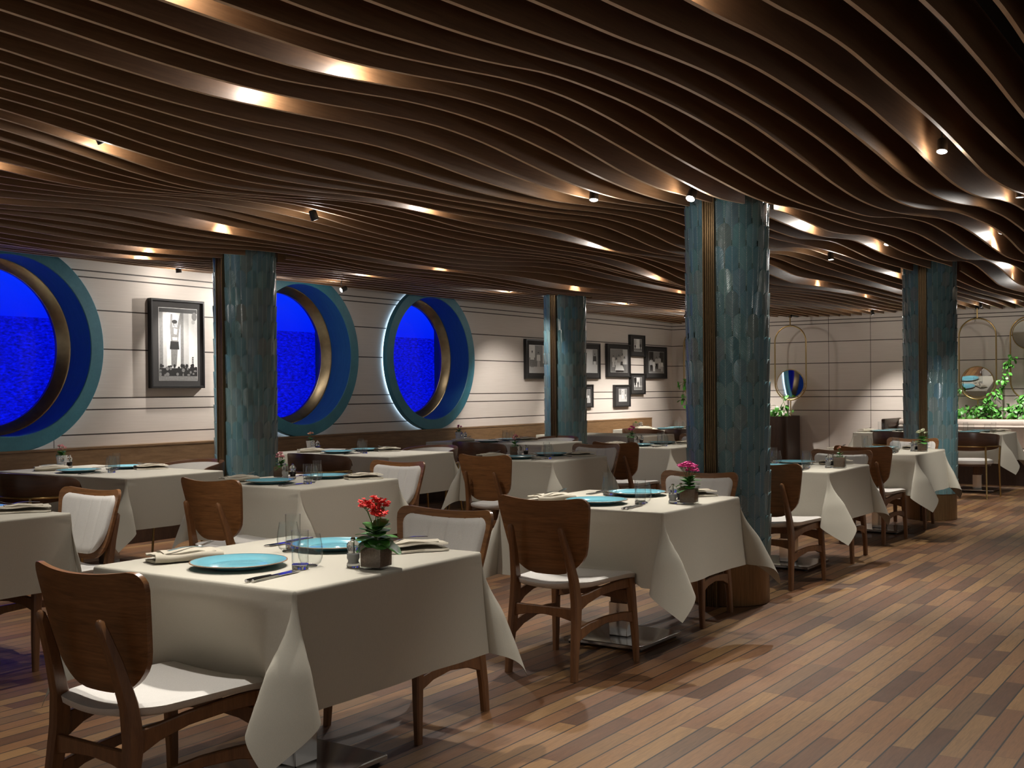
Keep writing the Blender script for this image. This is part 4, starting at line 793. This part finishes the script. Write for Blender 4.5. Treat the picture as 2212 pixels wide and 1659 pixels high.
# ------------------------------------------------------------------ laying the tables
TABS = {}
def table(key, x0, x1, y0, y1, desc, cloth, chairs, kind, flowers=None, over=.375, skip=()):
    """desc singles the table out; chairs: list of (side, 'dining'|'barrel'); kind: layout"""
    cx, cy, sx, sy = (x0+x1)/2, (y0+y1)/2, x1-x0, y1-y0
    k = (round(sx, 2), round(sy, 2))
    if k not in TABS: TABS[k] = Proto(make_table(sx, sy))
    TABS[k].place((cx, cy, 0), 0, 'pedestal table with steel base plate, '+desc, 'pedestal tables')
    push = []
    for sd, ty, X, Y in chairs:
        fr = .275 if ty == 'dining' else .25; pen = (Y+fr-y0) if sd == 'near' else (y1-(Y-fr))
        push.append((3 if sd == 'near' else 2, X-cx, .24, max(0, min(.27, pen+.045))))
    o = make_cloth(sx/2, sy/2, over, sum(map(ord, key)), CLOTHS[cloth], push).build('tablecloth', M['cloth'], angle=80, loc=(cx, cy, 0))
    tag(o, 'beige linen tablecloth draped over '+desc, 'tablecloth', 'beige tablecloths')
    two = sum(c[0] == 'near' for c in chairs) > 1
    for side, ty, dx, dy in chairs:
        near = side == 'near'
        if ty == 'dining':
            x, y, rz = dx, dy, (0 if near else PI)
            DC.place((x, y, 0), rz, ('wooden backed dining chair tucked into near side of ' if near else 'cream padded dining chair tucked into far side of ')+desc, 'wood and cream dining chairs')
        else:
            x, y, rz = dx, dy, (0 if near else PI)
            BC.place((x, y, 0), rz, ('left hand ' if (near and two and dx < cx-.1) else 'right hand ' if (near and two) else '')+('dark curved barrel chair at near side of ' if near else 'cream lined barrel chair at far side of ')+desc, 'wraparound barrel chairs')
    Z = TZ+.0012
    def at(dx, dy): return (cx+dx, cy+dy, Z)
    def near_far(dy): return 'near side of ' if dy < 0 else 'far side of '
    L = LAY[kind]
    for dx, dy in L.get('plate', ()): PL.place(at(dx, dy), 0, 'round turquoise plate on the '+near_far(dy)+desc, 'turquoise charger plates')
    for dx, dy in L.get('high', ()): HB.place(at(dx, dy), 0, 'tall straight water glass on the '+near_far(dy)+desc, 'straight water glasses')
    for dx, dy in L.get('stem', ()): SG.place(at(dx, dy), 0, 'rounded stemless wine glass on the '+near_far(dy)+desc, 'stemless wine glasses')
    for i, (dx, dy) in enumerate(L.get('mill', ())):
        (SM if i == 0 else PM).place(at(dx, dy), 0, ('clear salt mill with metal knob on ' if i == 0 else 'clear pepper mill with metal knob on ')+desc, 'salt mills' if i == 0 else 'pepper mills')
    for dx, dy, rz in L.get('nap', ()):
        NK.place(at(dx, dy), rz, 'folded beige linen napkin on '+near_far(dy)+desc, 'folded napkins')
        q = Matrix.Rotation(rz, 3, 'Z') @ Vector((.008, .02, 0)); f = FK.place((cx+dx+q.x, cy+dy+q.y, Z+.0425), rz+.3, 'steel fork on the napkin at '+near_far(dy)+desc, 'forks')
    for dx, dy, rz in L.get('knife', ()):
        for j in (0, 1):
            q = Matrix.Rotation(rz, 3, 'Z') @ Vector((j*.017, j*.012, 0)); KN.place((cx+dx+q.x, cy+dy+q.y, Z), rz, ('inner' if j == 0 else 'outer')+' steel knife by plate at '+near_far(dy)+desc, 'table knives')
    if flowers:
        pot, petal, size, seed, nl, hd, words = flowers; dx, dy = L['pot'][0]
        p = make_plant(pot, petal, size, seed, nl, hd); p.location = at(dx, dy); p.rotation_euler = (0, 0, L['pot'][1]); tag(p, words+desc, group='table plants')

LAY = {
 'R': dict(plate=[(-.02, -.24), (-.05, .27)], high=[(.20, -.17), (-.19, .19)], stem=[(.185, -.105), (-.14, .115)], mill=[(.325, -.045), (.335, .03)], nap=[(-.30, -.235, -.35), (.25, .365, PI-.5)], knife=[(.235, -.34, .12), (-.30, .29, PI)], pot=((.405, -.02), .15)),
 'M': dict(plate=[(-.01, -.25), (.0, .27)], high=[(.25, -.17), (.04, .14)], stem=[(.21, -.09), (.09, .08)], mill=[(-.225, .10), (-.17, .12)], nap=[(-.30, -.25, -.35), (.29, .33, PI-.5)], knife=[(.23, -.30, .1), (-.25, .29, PI)], pot=((-.295, .13), .4)),
 'W': dict(plate=[(-.06, -.22), (-.10, .26)], high=[(.20, -.12), (-.06, .12)], stem=[(.13, -.07), (-.01, .06)], mill=[(-.60, .0), (-.62, .09)], nap=[(-.44, -.20, -.5), (.14, .29, PI-.4)], knife=[(.17, -.28, .1), (-.38, .27, PI)], pot=((-.71, .08), 0)),
 'T0': dict(plate=[(-.06, -.24), (-.05, .27)], high=[(.20, -.17)], stem=[(.185, -.105)], nap=[(.22, .38, PI-.5)], knife=[(-.30, .29, PI)]),
 'bare': dict(),
 'P': dict(plate=[(-.04, -.24), (.0, .25)], high=[(-.16, .05), (.20, -.02)], stem=[(-.10, .08), (.12, .0)], nap=[(.24, .22, PI-.6), (-.27, -.2, -.4)], knife=[(.04, -.3, .1)]),
}
d, b_ = 'dining', 'barrel'
table('T1', -3.40, -2.45, 2.47, 3.42, 'the front table with red flowers', 0, [('near', d, -2.885, 2.315), ('far', d, -2.97, 3.655)], 'R', ('glass', 'red', 1.15, 3, 22, 7, 'glass cube of soil with red kalanchoe on '))
table('T2', -3.41, -2.47, 4.97, 5.90, 'the magenta flower table', 1, [('near', d, -2.89, 4.80), ('far', d, -2.935, 6.175)], 'R', ('glass', 'magenta', 1.0, 7, 16, 7, 'glass cube with magenta kalanchoe on '))
table('T3', -3.57, -2.64, 7.93, 8.88, 'the first table behind the nearest column', 2, [('near', d, -2.885, 7.62), ('far', d, -2.95, 8.96)], 'R', ('glass', 'peach', .55, 11, 12, 2, 'glass cube with low leaves and peach buds on '))
table('T4', -3.60, -2.66, 10.37, 11.40, 'the table before the far right column', 2, [('near', d, -2.99, 10.15), ('far', d, -3.02, 11.42)], 'R', ('glass', 'white', .95, 13, 18, 5, 'glass cube with cream white flowers on '))
table('T0', -5.95, -5.03, 2.56, 3.50, 'the table cut by the left edge', 3, [('near', d, -5.45, 2.36), ('far', d, -5.28, 3.56)], 'T0')
table('M1', -5.95, -5.01, 5.10, 6.04, 'the middle table past the left column', 1, [('near', d, -5.24, 4.84), ('far', d, -5.32, 6.18)], 'M', ('glass', 'pink', .72, 17, 16, 6, 'glass cube with pale pink kalanchoe on '))
table('M2', -5.98, -5.04, 8.10, 9.02, 'the middle table before the slim column', 1, [('near', d, -5.22, 7.62), ('far', d, -5.30, 9.06)], 'M', ('glass', 'pink', .8, 19, 12, 4, 'glass cube with pink and white flowers on '))
table('M3', -6.05, -5.12, 10.50, 11.45, 'the middle table farthest from us', 2, [('near', d, -5.33, 9.97), ('far', d, -5.4, 11.60)], 'M', ('glass', 'magenta', .85, 23, 16, 6, 'glass cube with bright pink kalanchoe on '))
table('W1', -8.32, -6.74, 5.15, 6.03, 'the wall table by the leftmost porthole', 3, [('near', b_, -7.42, 4.94), ('far', b_, -7.45, 6.30)], 'W', ('white', 'pink', .72, 29, 16, 6, 'white pot of pale pink flowers on '))
table('W2', -8.35, -6.74, 8.00, 8.98, 'the wall table by the middle porthole', 0, [('near', b_, -7.38, 7.78), ('far', b_, -7.16, 9.14)], 'W', ('white', 'peach', .72, 31, 12, 4, 'white pot of peach pink flowers on '))
table('W3', -8.35, -6.74, 10.62, 11.48, 'the wall table by the rightmost porthole', 3, [('near', b_, -7.36, 10.30), ('far', b_, -7.22, 11.64)], 'W', ('white', 'magenta', .72, 37, 12, 4, 'white pot of purple pink flowers on '))
table('W4', -8.30, -6.70, 12.95, 13.84, 'the bare wall table under the photographs', 0, [], 'bare')
table('W5', -8.30, -6.70, 15.10, 16.05, 'the farthest wall table', 1, [('near', b_, -7.64, 14.78), ('near', b_, -6.96, 14.78)], 'W', ('glass', 'red', .4, 41, 10, 1, 'small glass cube of green leaves on '))
table('T5', -3.62, -2.86, 15.25, 16.15, 'the far table by the planter bench', 2, [('near', b_, -3.12, 14.80)], 'P')
table('T6', -4.72, -3.98, 15.25, 16.15, 'the far table behind the right column', 1, [('near', b_, -4.02, 14.80)], 'P')

# ------------------------------------------------------------------ framed photographs
def ell(cx, cy, rx, ry, n=14): return [(cx+rx*math.cos(2*PI*i/n), cy+ry*math.sin(2*PI*i/n)) for i in range(n)]
def rect(a, b, c, d): return [(a, c), (b, c), (b, d), (a, d)]
def limb(x0, y0, x1, y1, w0, w1):
    w0 *= 1.25; w1 *= 1.25
    dx, dy = x1-x0, y1-y0; l = math.hypot(dx, dy) or 1; nx, ny = -dy/l, dx/l
    return [(x0+nx*w0, y0+ny*w0), (x0-nx*w0, y0-ny*w0), (x1-nx*w1, y1-ny*w1), (x1+nx*w1, y1+ny*w1)]
def tufts(seed, y0, y1, n=26):
    rnd = random.Random(seed); out = []
    for i in range(n):
        x = rnd.random(); y = rnd.uniform(y0, y1); out.append(ell(min(.97, max(.03, x)), y, rnd.uniform(.02, .05), rnd.uniform(.012, .03), 7))
    return out
def figure(cx, by, h, top, bottom, head='photo_grey', hair='photo_black'):
    s = h; o = []
    o.append((limb(cx-.05*s, by+.48*s, cx-.07*s, by, .05*s, .035*s), bottom)); o.append((limb(cx+.05*s, by+.48*s, cx+.07*s, by, .05*s, .035*s), bottom))
    o.append((limb(cx, by+.45*s, cx, by+.82*s, .085*s, .11*s), top)); o.append((limb(cx-.11*s, by+.80*s, cx-.14*s, by+.45*s, .032*s, .025*s), top)); o.append((limb(cx+.11*s, by+.80*s, cx+.14*s, by+.45*s, .032*s, .025*s), top))
    o.append((ell(cx, by+.91*s, .052*s, .072*s), head)); o.append((ell(cx, by+.955*s, .056*s, .040*s, 10), hair))
    return o
def portrait():
    o = [(rect(0, 1, 0, 1), 'photo_white'), (rect(0, .20, .10, 1), 'photo_light'), (rect(.0, .10, .10, 1), 'photo_grey'), (rect(.56, .78, .10, 1), 'photo_light'), (rect(.56, .64, .10, 1), 'photo_grey'), (rect(0, 1, .94, 1), 'photo_black')]
    o += [(ell(.93, .9, .07, .06), 'photo_grey'), (ell(.9, .82, .05, .03), 'photo_light')]
    cx = .40
    o += [(limb(cx-.045, .50, cx-.055, .20, .042, .026), 'photo_grey'), (limb(cx+.04, .50, cx+.015, .20, .042, .026), 'photo_grey'), (limb(cx, .43, cx, .545, .10, .085), 'photo_black'), (limb(cx, .54, cx+.008, .74, .072, .105), 'photo_grey'), (limb(cx+.01, .555, cx+.01, .60, .05, .055), 'photo_light'), (limb(cx+.02, .64, cx+.03, .72, .03, .04), 'photo_light'), (limb(cx-.085, .73, cx-.075, .92, .030, .018), 'photo_grey'), (limb(cx+.10, .73, cx+.175, .93, .030, .020), 'photo_grey'), (ell(cx+.01, .785, .052, .040), 'photo_grey'), (ell(cx+.02, .775, .022, .022), 'photo_light'), (ell(cx+.005, .815, .072, .028), 'photo_black')]
    o += [(rect(0, 1, 0, .08), 'photo_grey'), (rect(0, 1, .06, .17), 'photo_black')]+[(p, 'photo_black') for p in tufts(3, .15, .21)]+[(p, 'photo_grey') for p in tufts(5, .06, .17, 14)]
    o += [(ell(.88, .20+.03*i, .02, .012, 7), 'photo_black') for i in range(5)]
    return o
def crowd(seed, n, bg, table=False):
    rnd = random.Random(seed); tones = ['photo_white', 'photo_light', 'photo_grey', 'photo_black']
    o = [(rect(0, 1, 0, 1), bg), (rect(0, .3, .55, 1), rnd.choice(tones)), (rect(.72, 1, .35, 1), rnd.choice(tones)), (rect(0, 1, 0, .22), rnd.choice(['photo_light', 'photo_grey']))]
    for i in range(n):
        x = .16+.68*i/max(1, n-1)+rnd.uniform(-.03, .03); t = rnd.choice(['photo_white', 'photo_black', 'photo_light'] if bg != 'photo_white' else ['photo_black', 'photo_grey'])
        o += figure(x, rnd.uniform(.05, .25), rnd.uniform(.50, .66), t, rnd.choice(tones[2:] if bg == 'photo_white' else tones))
    if table: o += [([(.25, .08), (.80, .08), (.70, .30), (.32, .30)], 'photo_white'), (rect(.3, .75, .0, .08), 'photo_black')]
    return o
PM_ = ['photo_white', 'photo_light', 'photo_grey', 'photo_black']
def framed(y0, y1, z0, z1, mt, art, label, depth=.05):
    """mt: mat widths left, right, top, bottom"""
    r = thing('framed_photograph', label, 'picture', (WX+.002, (y0+y1)/2, (z0+z1)/2), group='framed photographs'); a, b = (y1-y0)/2, (z1-z0)/2; w = .022
    mb = MB()
    loops = [[(x, sy*(a-i), sz*(b-i)) for sy, sz in ((-1, -1), (1, -1), (1, 1), (-1, 1))] for x, i in ((0, 0), (depth-.003, 0), (depth, .003), (depth, w-.003), (depth-.003, w), (depth-.016, w))]
    mb.grid(loops, closed_v=True); mb.build('frame_border', M['black_frame'], r, smooth=False)
    mb = MB(); x = depth-.014; mb.quad((x, -a+.01, -b+.01), (x, a-.01, -b+.01), (x, a-.01, b-.01), (x, -a+.01, b-.01)); mb.build('mat_board', M['mat_board'], r, smooth=False)
    l, rg, t, bt = mt; p0, p1, q0, q1 = -a+l, a-rg, -b+bt, b-t
    mb = MB(); e = .004; x += .0012; mb.quad((x, p0-e, q0-e), (x, p1+e, q0-e), (x, p1+e, q1+e), (x, p0-e, q1+e), 0)
    for i, (poly, m) in enumerate(art):
        xx = x+.0004+.00004*i
        mb.poly([(xx, lerp(p0, p1, min(1, max(0, u))), lerp(q0, q1, min(1, max(0, v)))) for u, v in poly], PM_.index(m))
    mb.build('photograph', [M[k] for k in PM_], r, smooth=False)
framed(7.06, 7.71, 1.405, 2.262, (.10, .09, .085, .075), portrait(), 'large framed photograph of a person stretching both arms up between pale columns')
framed(13.56, 14.24, 1.52, 2.09, (.09, .09, .085, .09), crowd(2, 3, 'photo_grey'), 'framed black and white photograph just left of the slim far column')
framed(15.00, 15.70, 1.525, 2.085, (.09, .09, .10, .10), crowd(4, 2, 'photo_light'), 'framed pale photograph just right of the slim far column')
framed(14.93, 15.47, 1.08, 1.44, (.10, .09, .08, .08), crowd(5, 2, 'photo_light'), 'small framed photograph low beside the slim far column')
framed(15.93, 16.71, 1.555, 2.095, (.11, .10, .085, .085), crowd(7, 5, 'photo_grey', True), 'framed photograph of people standing behind a white table')
framed(16.72, 17.24, 1.905, 2.265, (.13, .12, .07, .09), crowd(8, 2, 'photo_white'), 'small framed photograph at the top of the cluster')
framed(16.72, 17.24, 1.275, 1.625, (.12, .12, .07, .08), crowd(9, 3, 'photo_white'), 'small framed photograph directly under the top one of the cluster')
framed(17.26, 18.06, 1.54, 2.09, (.12, .11, .09, .10), crowd(11, 5, 'photo_grey'), 'framed photograph of a seated group nearest the room corner')
framed(16.17, 16.70, 1.075, 1.435, (.14, .12, .07, .09), crowd(13, 3, 'photo_light'), 'small framed photograph lowest in the cluster')

# ------------------------------------------------------------------ hoop mirrors
def hoop(x, y, mirror, tilt, label):
    r = thing('hoop_mirror', label, 'mirror', (x, y, 0), group='brass hoop mirrors'); R, z0, z1 = .262, 1.165, 2.375
    path = [(R*math.cos(a), 0, z1-R+R*math.sin(a)) for a in [PI*i/20 for i in range(21)]]+[(R*math.cos(a), 0, z0+R+R*math.sin(a)) for a in [PI+PI*i/20 for i in range(21)]]
    mb = MB(); mb.tube(path, .011, 10, closed=True); mb.build('brass_hoop', M['brass'], r)
    mb = MB(); mb.tube([(0, 0, z1), (0, 0, 2.55)], .010, 8); mb.tube([(0, 0, z0), (0, 0, .80)], .010, 8); mb.build('hanging_rod', M['brass'], r)
    mb = MB(); mb.tube([(0, -.0, 2.52), (0, .02, 2.56), (0, BY-y-.002, 2.56)], .03, 10); mb.build('black_bracket', M['lamp_body'], r)
    zc = (z0+R) if mirror == 'low' else (z1-R); c, s = math.cos(tilt), math.sin(tilt)
    def tp(px_, py_, pz_): return (px_, py_*c-pz_*s, zc+py_*s+pz_*c)
    n = 48; rr = .226
    mb = MB(); mb.poly([tp(rr*math.cos(2*PI*i/n), -.010, rr*math.sin(2*PI*i/n)) for i in range(n)]); mb.build('mirror_glass', M['mirror'], r, smooth=False)
    mb = MB(); mb.grid([[tp(q*math.cos(2*PI*i/n), d, q*math.sin(2*PI*i/n)) for i in range(n)] for q, d in ((rr-.002, -.010), (rr, -.016), (rr+.010, -.016), (rr+.012, 0), (rr+.008, .012), (.0, .012))], closed_v=True); mb.build('mirror_rim', M['brass'], r)
    mb = MB(); mb.tube([(-R, 0, zc), (-rr-.008, 0, zc)], .005, 6); mb.tube([(R, 0, zc), (rr+.008, 0, zc)], .005, 6); mb.build('pivot_pin', M['brass'], r)
hoop(-6.60, 18.0, 'low', 0, 'brass hoop mirror reflecting deep blue, above the dark planter')
hoop(-3.71, 18.0, 'low', math.radians(8), 'brass hoop with round mirror at its foot beside the far right column')
hoop(-2.99, 18.0, 'high', math.radians(20), 'brass hoop with round mirror at its top at the right edge')
hoop(-8.24, 18.0, 'high', 0, 'brass hoop mostly hidden behind the nearest column, by the room corner')

# ------------------------------------------------------------------ planters and end bench
def planter(x0, x1, y0, y1, h, m, label, rad):
    r = thing('planter_box', label, 'planter', ((x0+x1)/2, (y0+y1)/2, 0)); a, b = (x1-x0)/2, (y1-y0)/2
    mb = MB(); L = []
    def ro(k, z):
        pts = []
        for cx, cy, an in ((a-rad, b-rad, 0), (-a+rad, b-rad, 90), (-a+rad, -b+rad, 180), (a-rad, -b+rad, 270)):
            for i in range(9):
                t = math.radians(an+90*i/8); pts.append((cx+(rad-k)*math.cos(t), cy+(rad-k)*math.sin(t), z))
        return pts
    mb.grid([ro(0, 0), ro(0, h), ro(.03, h), ro(.03, h-.08)], closed_v=True); mb.build('box_shell', M[m], r)
    mb = MB(); mb.poly(ro(.031, h-.06)); mb.build('soil', M['soil'], r, smooth=False)
planter(-8.30, -6.52, 17.55, 18.30, .905, 'dark_wood', 'tall dark wooden planter box under the blue hoop mirror', .12)
planter(-4.70, -2.2, 17.52, 18.30, .885, 'bench_wood', 'planter box filled with bright leaves behind the end bench', .02)
b = thing('end_bench', 'beige upholstered bench back in front of the leafy planter, far right', 'bench', (-3.45, 17.1, 0))
mb = MB(); mb.rbox(-1.23, 1.25, .10, .40, .47, .80, .05); mb.build('backrest', M['bench_cushion'], b)
mb = MB(); mb.tube([(-1.23, .27, .80), (1.25, .27, .80)], .085, 20); mb.build('rolled_top', M['bench_cushion'], b)
mb = MB(); mb.rbox(-1.23, 1.25, -.48, .10, .36, .47, .05); mb.build('seat_cushion', M['bench_cushion'], b)
mb = MB(); mb.box(-1.23, 1.25, -.42, .38, .0, .355); mb.build('plinth', M['dark_wood'], b, smooth=False)
mb = MB(); mb.rbox(-1.29, -1.24, -.50, .40, 0, .90, .02); mb.build('end_panel', M['barrel_wood'], b)

def foliage(name, x0, x1, y0, y1, z0, z1, n, seed, label, L=(.05, .085), kind=None):
    rnd = random.Random(seed); mb = MB(); st = MB(); cx, cy = (x0+x1)/2, (y0+y1)/2
    for i in range(n):
        x, y = rnd.uniform(x0, x1), rnd.uniform(y0, y1); z = lerp(z0, z1, rnd.random()**1.6); l = rnd.uniform(*L)
        add_leaf(mb, (x-cx, y-cy, z), rnd.uniform(0, 6.28) if rnd.random() < .4 else PI+rnd.gauss(0, .9), math.radians(rnd.uniform(-55, 45)), l, l*.36, rnd.uniform(.2, .9), rnd.uniform(-.1, .3))
        if i % 6 == 0: st.tube([(x-cx, y-cy, z0-.05), (x-cx+rnd.uniform(-.03, .03), y-cy, z)], .003, 5)
    r = thing(name, label, 'plant', (cx, cy, 0)); o = mb.build('foliage', M['ivy'], r, angle=60); o['kind'] = 'stuff'; st.build('stems', M['stem'], r)
    return r
def vine(path, n, seed, label, L=.06):
    rnd = random.Random(seed); mb = MB(); st = MB(); pts = [Vector(p) for p in path]; o = pts[0].copy()
    fine = []
    for i in range(len(pts)-1):
        for k in range(5): fine.append(pts[i].lerp(pts[i+1], k/5)+Vector((rnd.gauss(0, .008), rnd.gauss(0, .008), rnd.gauss(0, .006)))-o)
    fine.append(pts[-1]-o); st.tube(fine, .004, 6)
    for i in range(n):
        p = fine[int(rnd.random()*(len(fine)-1))]; l = L*rnd.uniform(.6, 1.1)
        q = p+Vector((rnd.gauss(0, .035), rnd.gauss(-.02, .02), rnd.gauss(0, .03))); st.tube([p, q], .0018, 4)
        add_leaf(mb, q, PI+rnd.gauss(0, 1.1), math.radians(rnd.uniform(-60, 20)), l, l*.36, rnd.uniform(.2, .8), rnd.uniform(0, .3))
    r = thing('climbing_vine', label, 'plant', o); st.build('vine_stem', M['stem'], r); mb.build('vine_leaves', M['ivy'], r, angle=60)
foliage('leafy_bed', -4.66, -2.25, 17.57, 18.1, .86, 1.09, 640, 5, 'dense bed of bright green leaves in the planter behind the end bench')
foliage('leafy_plant', -7.4, -6.62, 17.62, 18.0, .88, 1.08, 90, 6, 'few bright green leaves in the dark planter under the blue mirror', (.06, .10))
vine([(-6.62, 17.9, .88), (-6.63, 17.88, 1.05), (-6.72, 17.9, 1.2), (-6.58, 17.9, 1.22)], 9, 7, 'short vine curling up to the foot of the blue hoop mirror', .085)
vine([(-6.55, 17.75, .92), (-6.46, 17.66, .99), (-6.41, 17.62, 1.0)], 4, 8, 'small sprig hanging over the right end of the dark planter', .05)
vine([(-3.62, 17.85, .82), (-3.50, 17.9, 1.12), (-3.36, 17.92, 1.35), (-3.28, 17.95, 1.62), (-3.25, 17.98, 1.8)], 72, 9, 'long vine climbing the hoop at the right edge', .07)
vine([(-3.75, 17.85, .82), (-3.66, 17.86, 1.05), (-3.50, 17.88, 1.2), (-3.4, 17.9, 1.30)], 46, 10, 'bushy vine trailing below the round mirror beside the far right column', .07)
vine([(-3.1, 17.85, .82), (-3.12, 17.9, 1.15), (-3.02, 17.92, 1.2), (-3.0, 17.93, 1.32)], 38, 12, 'vine with drooping leaves at the right edge of the planter', .07)
vine([(-8.22, 17.9, .83), (-8.47, 17.9, 1.2), (-8.50, 17.95, 1.45), (-8.44, 17.95, 1.52)], 26, 11, 'dark leaved vine on the half hidden hoop by the room corner', .10)
vine([(-3.95, 17.85, .82), (-3.97, 17.9, 1.1), (-3.93, 17.92, 1.4)], 14, 14, 'sparse vine on the left of the hoop beside the far right column', .07)
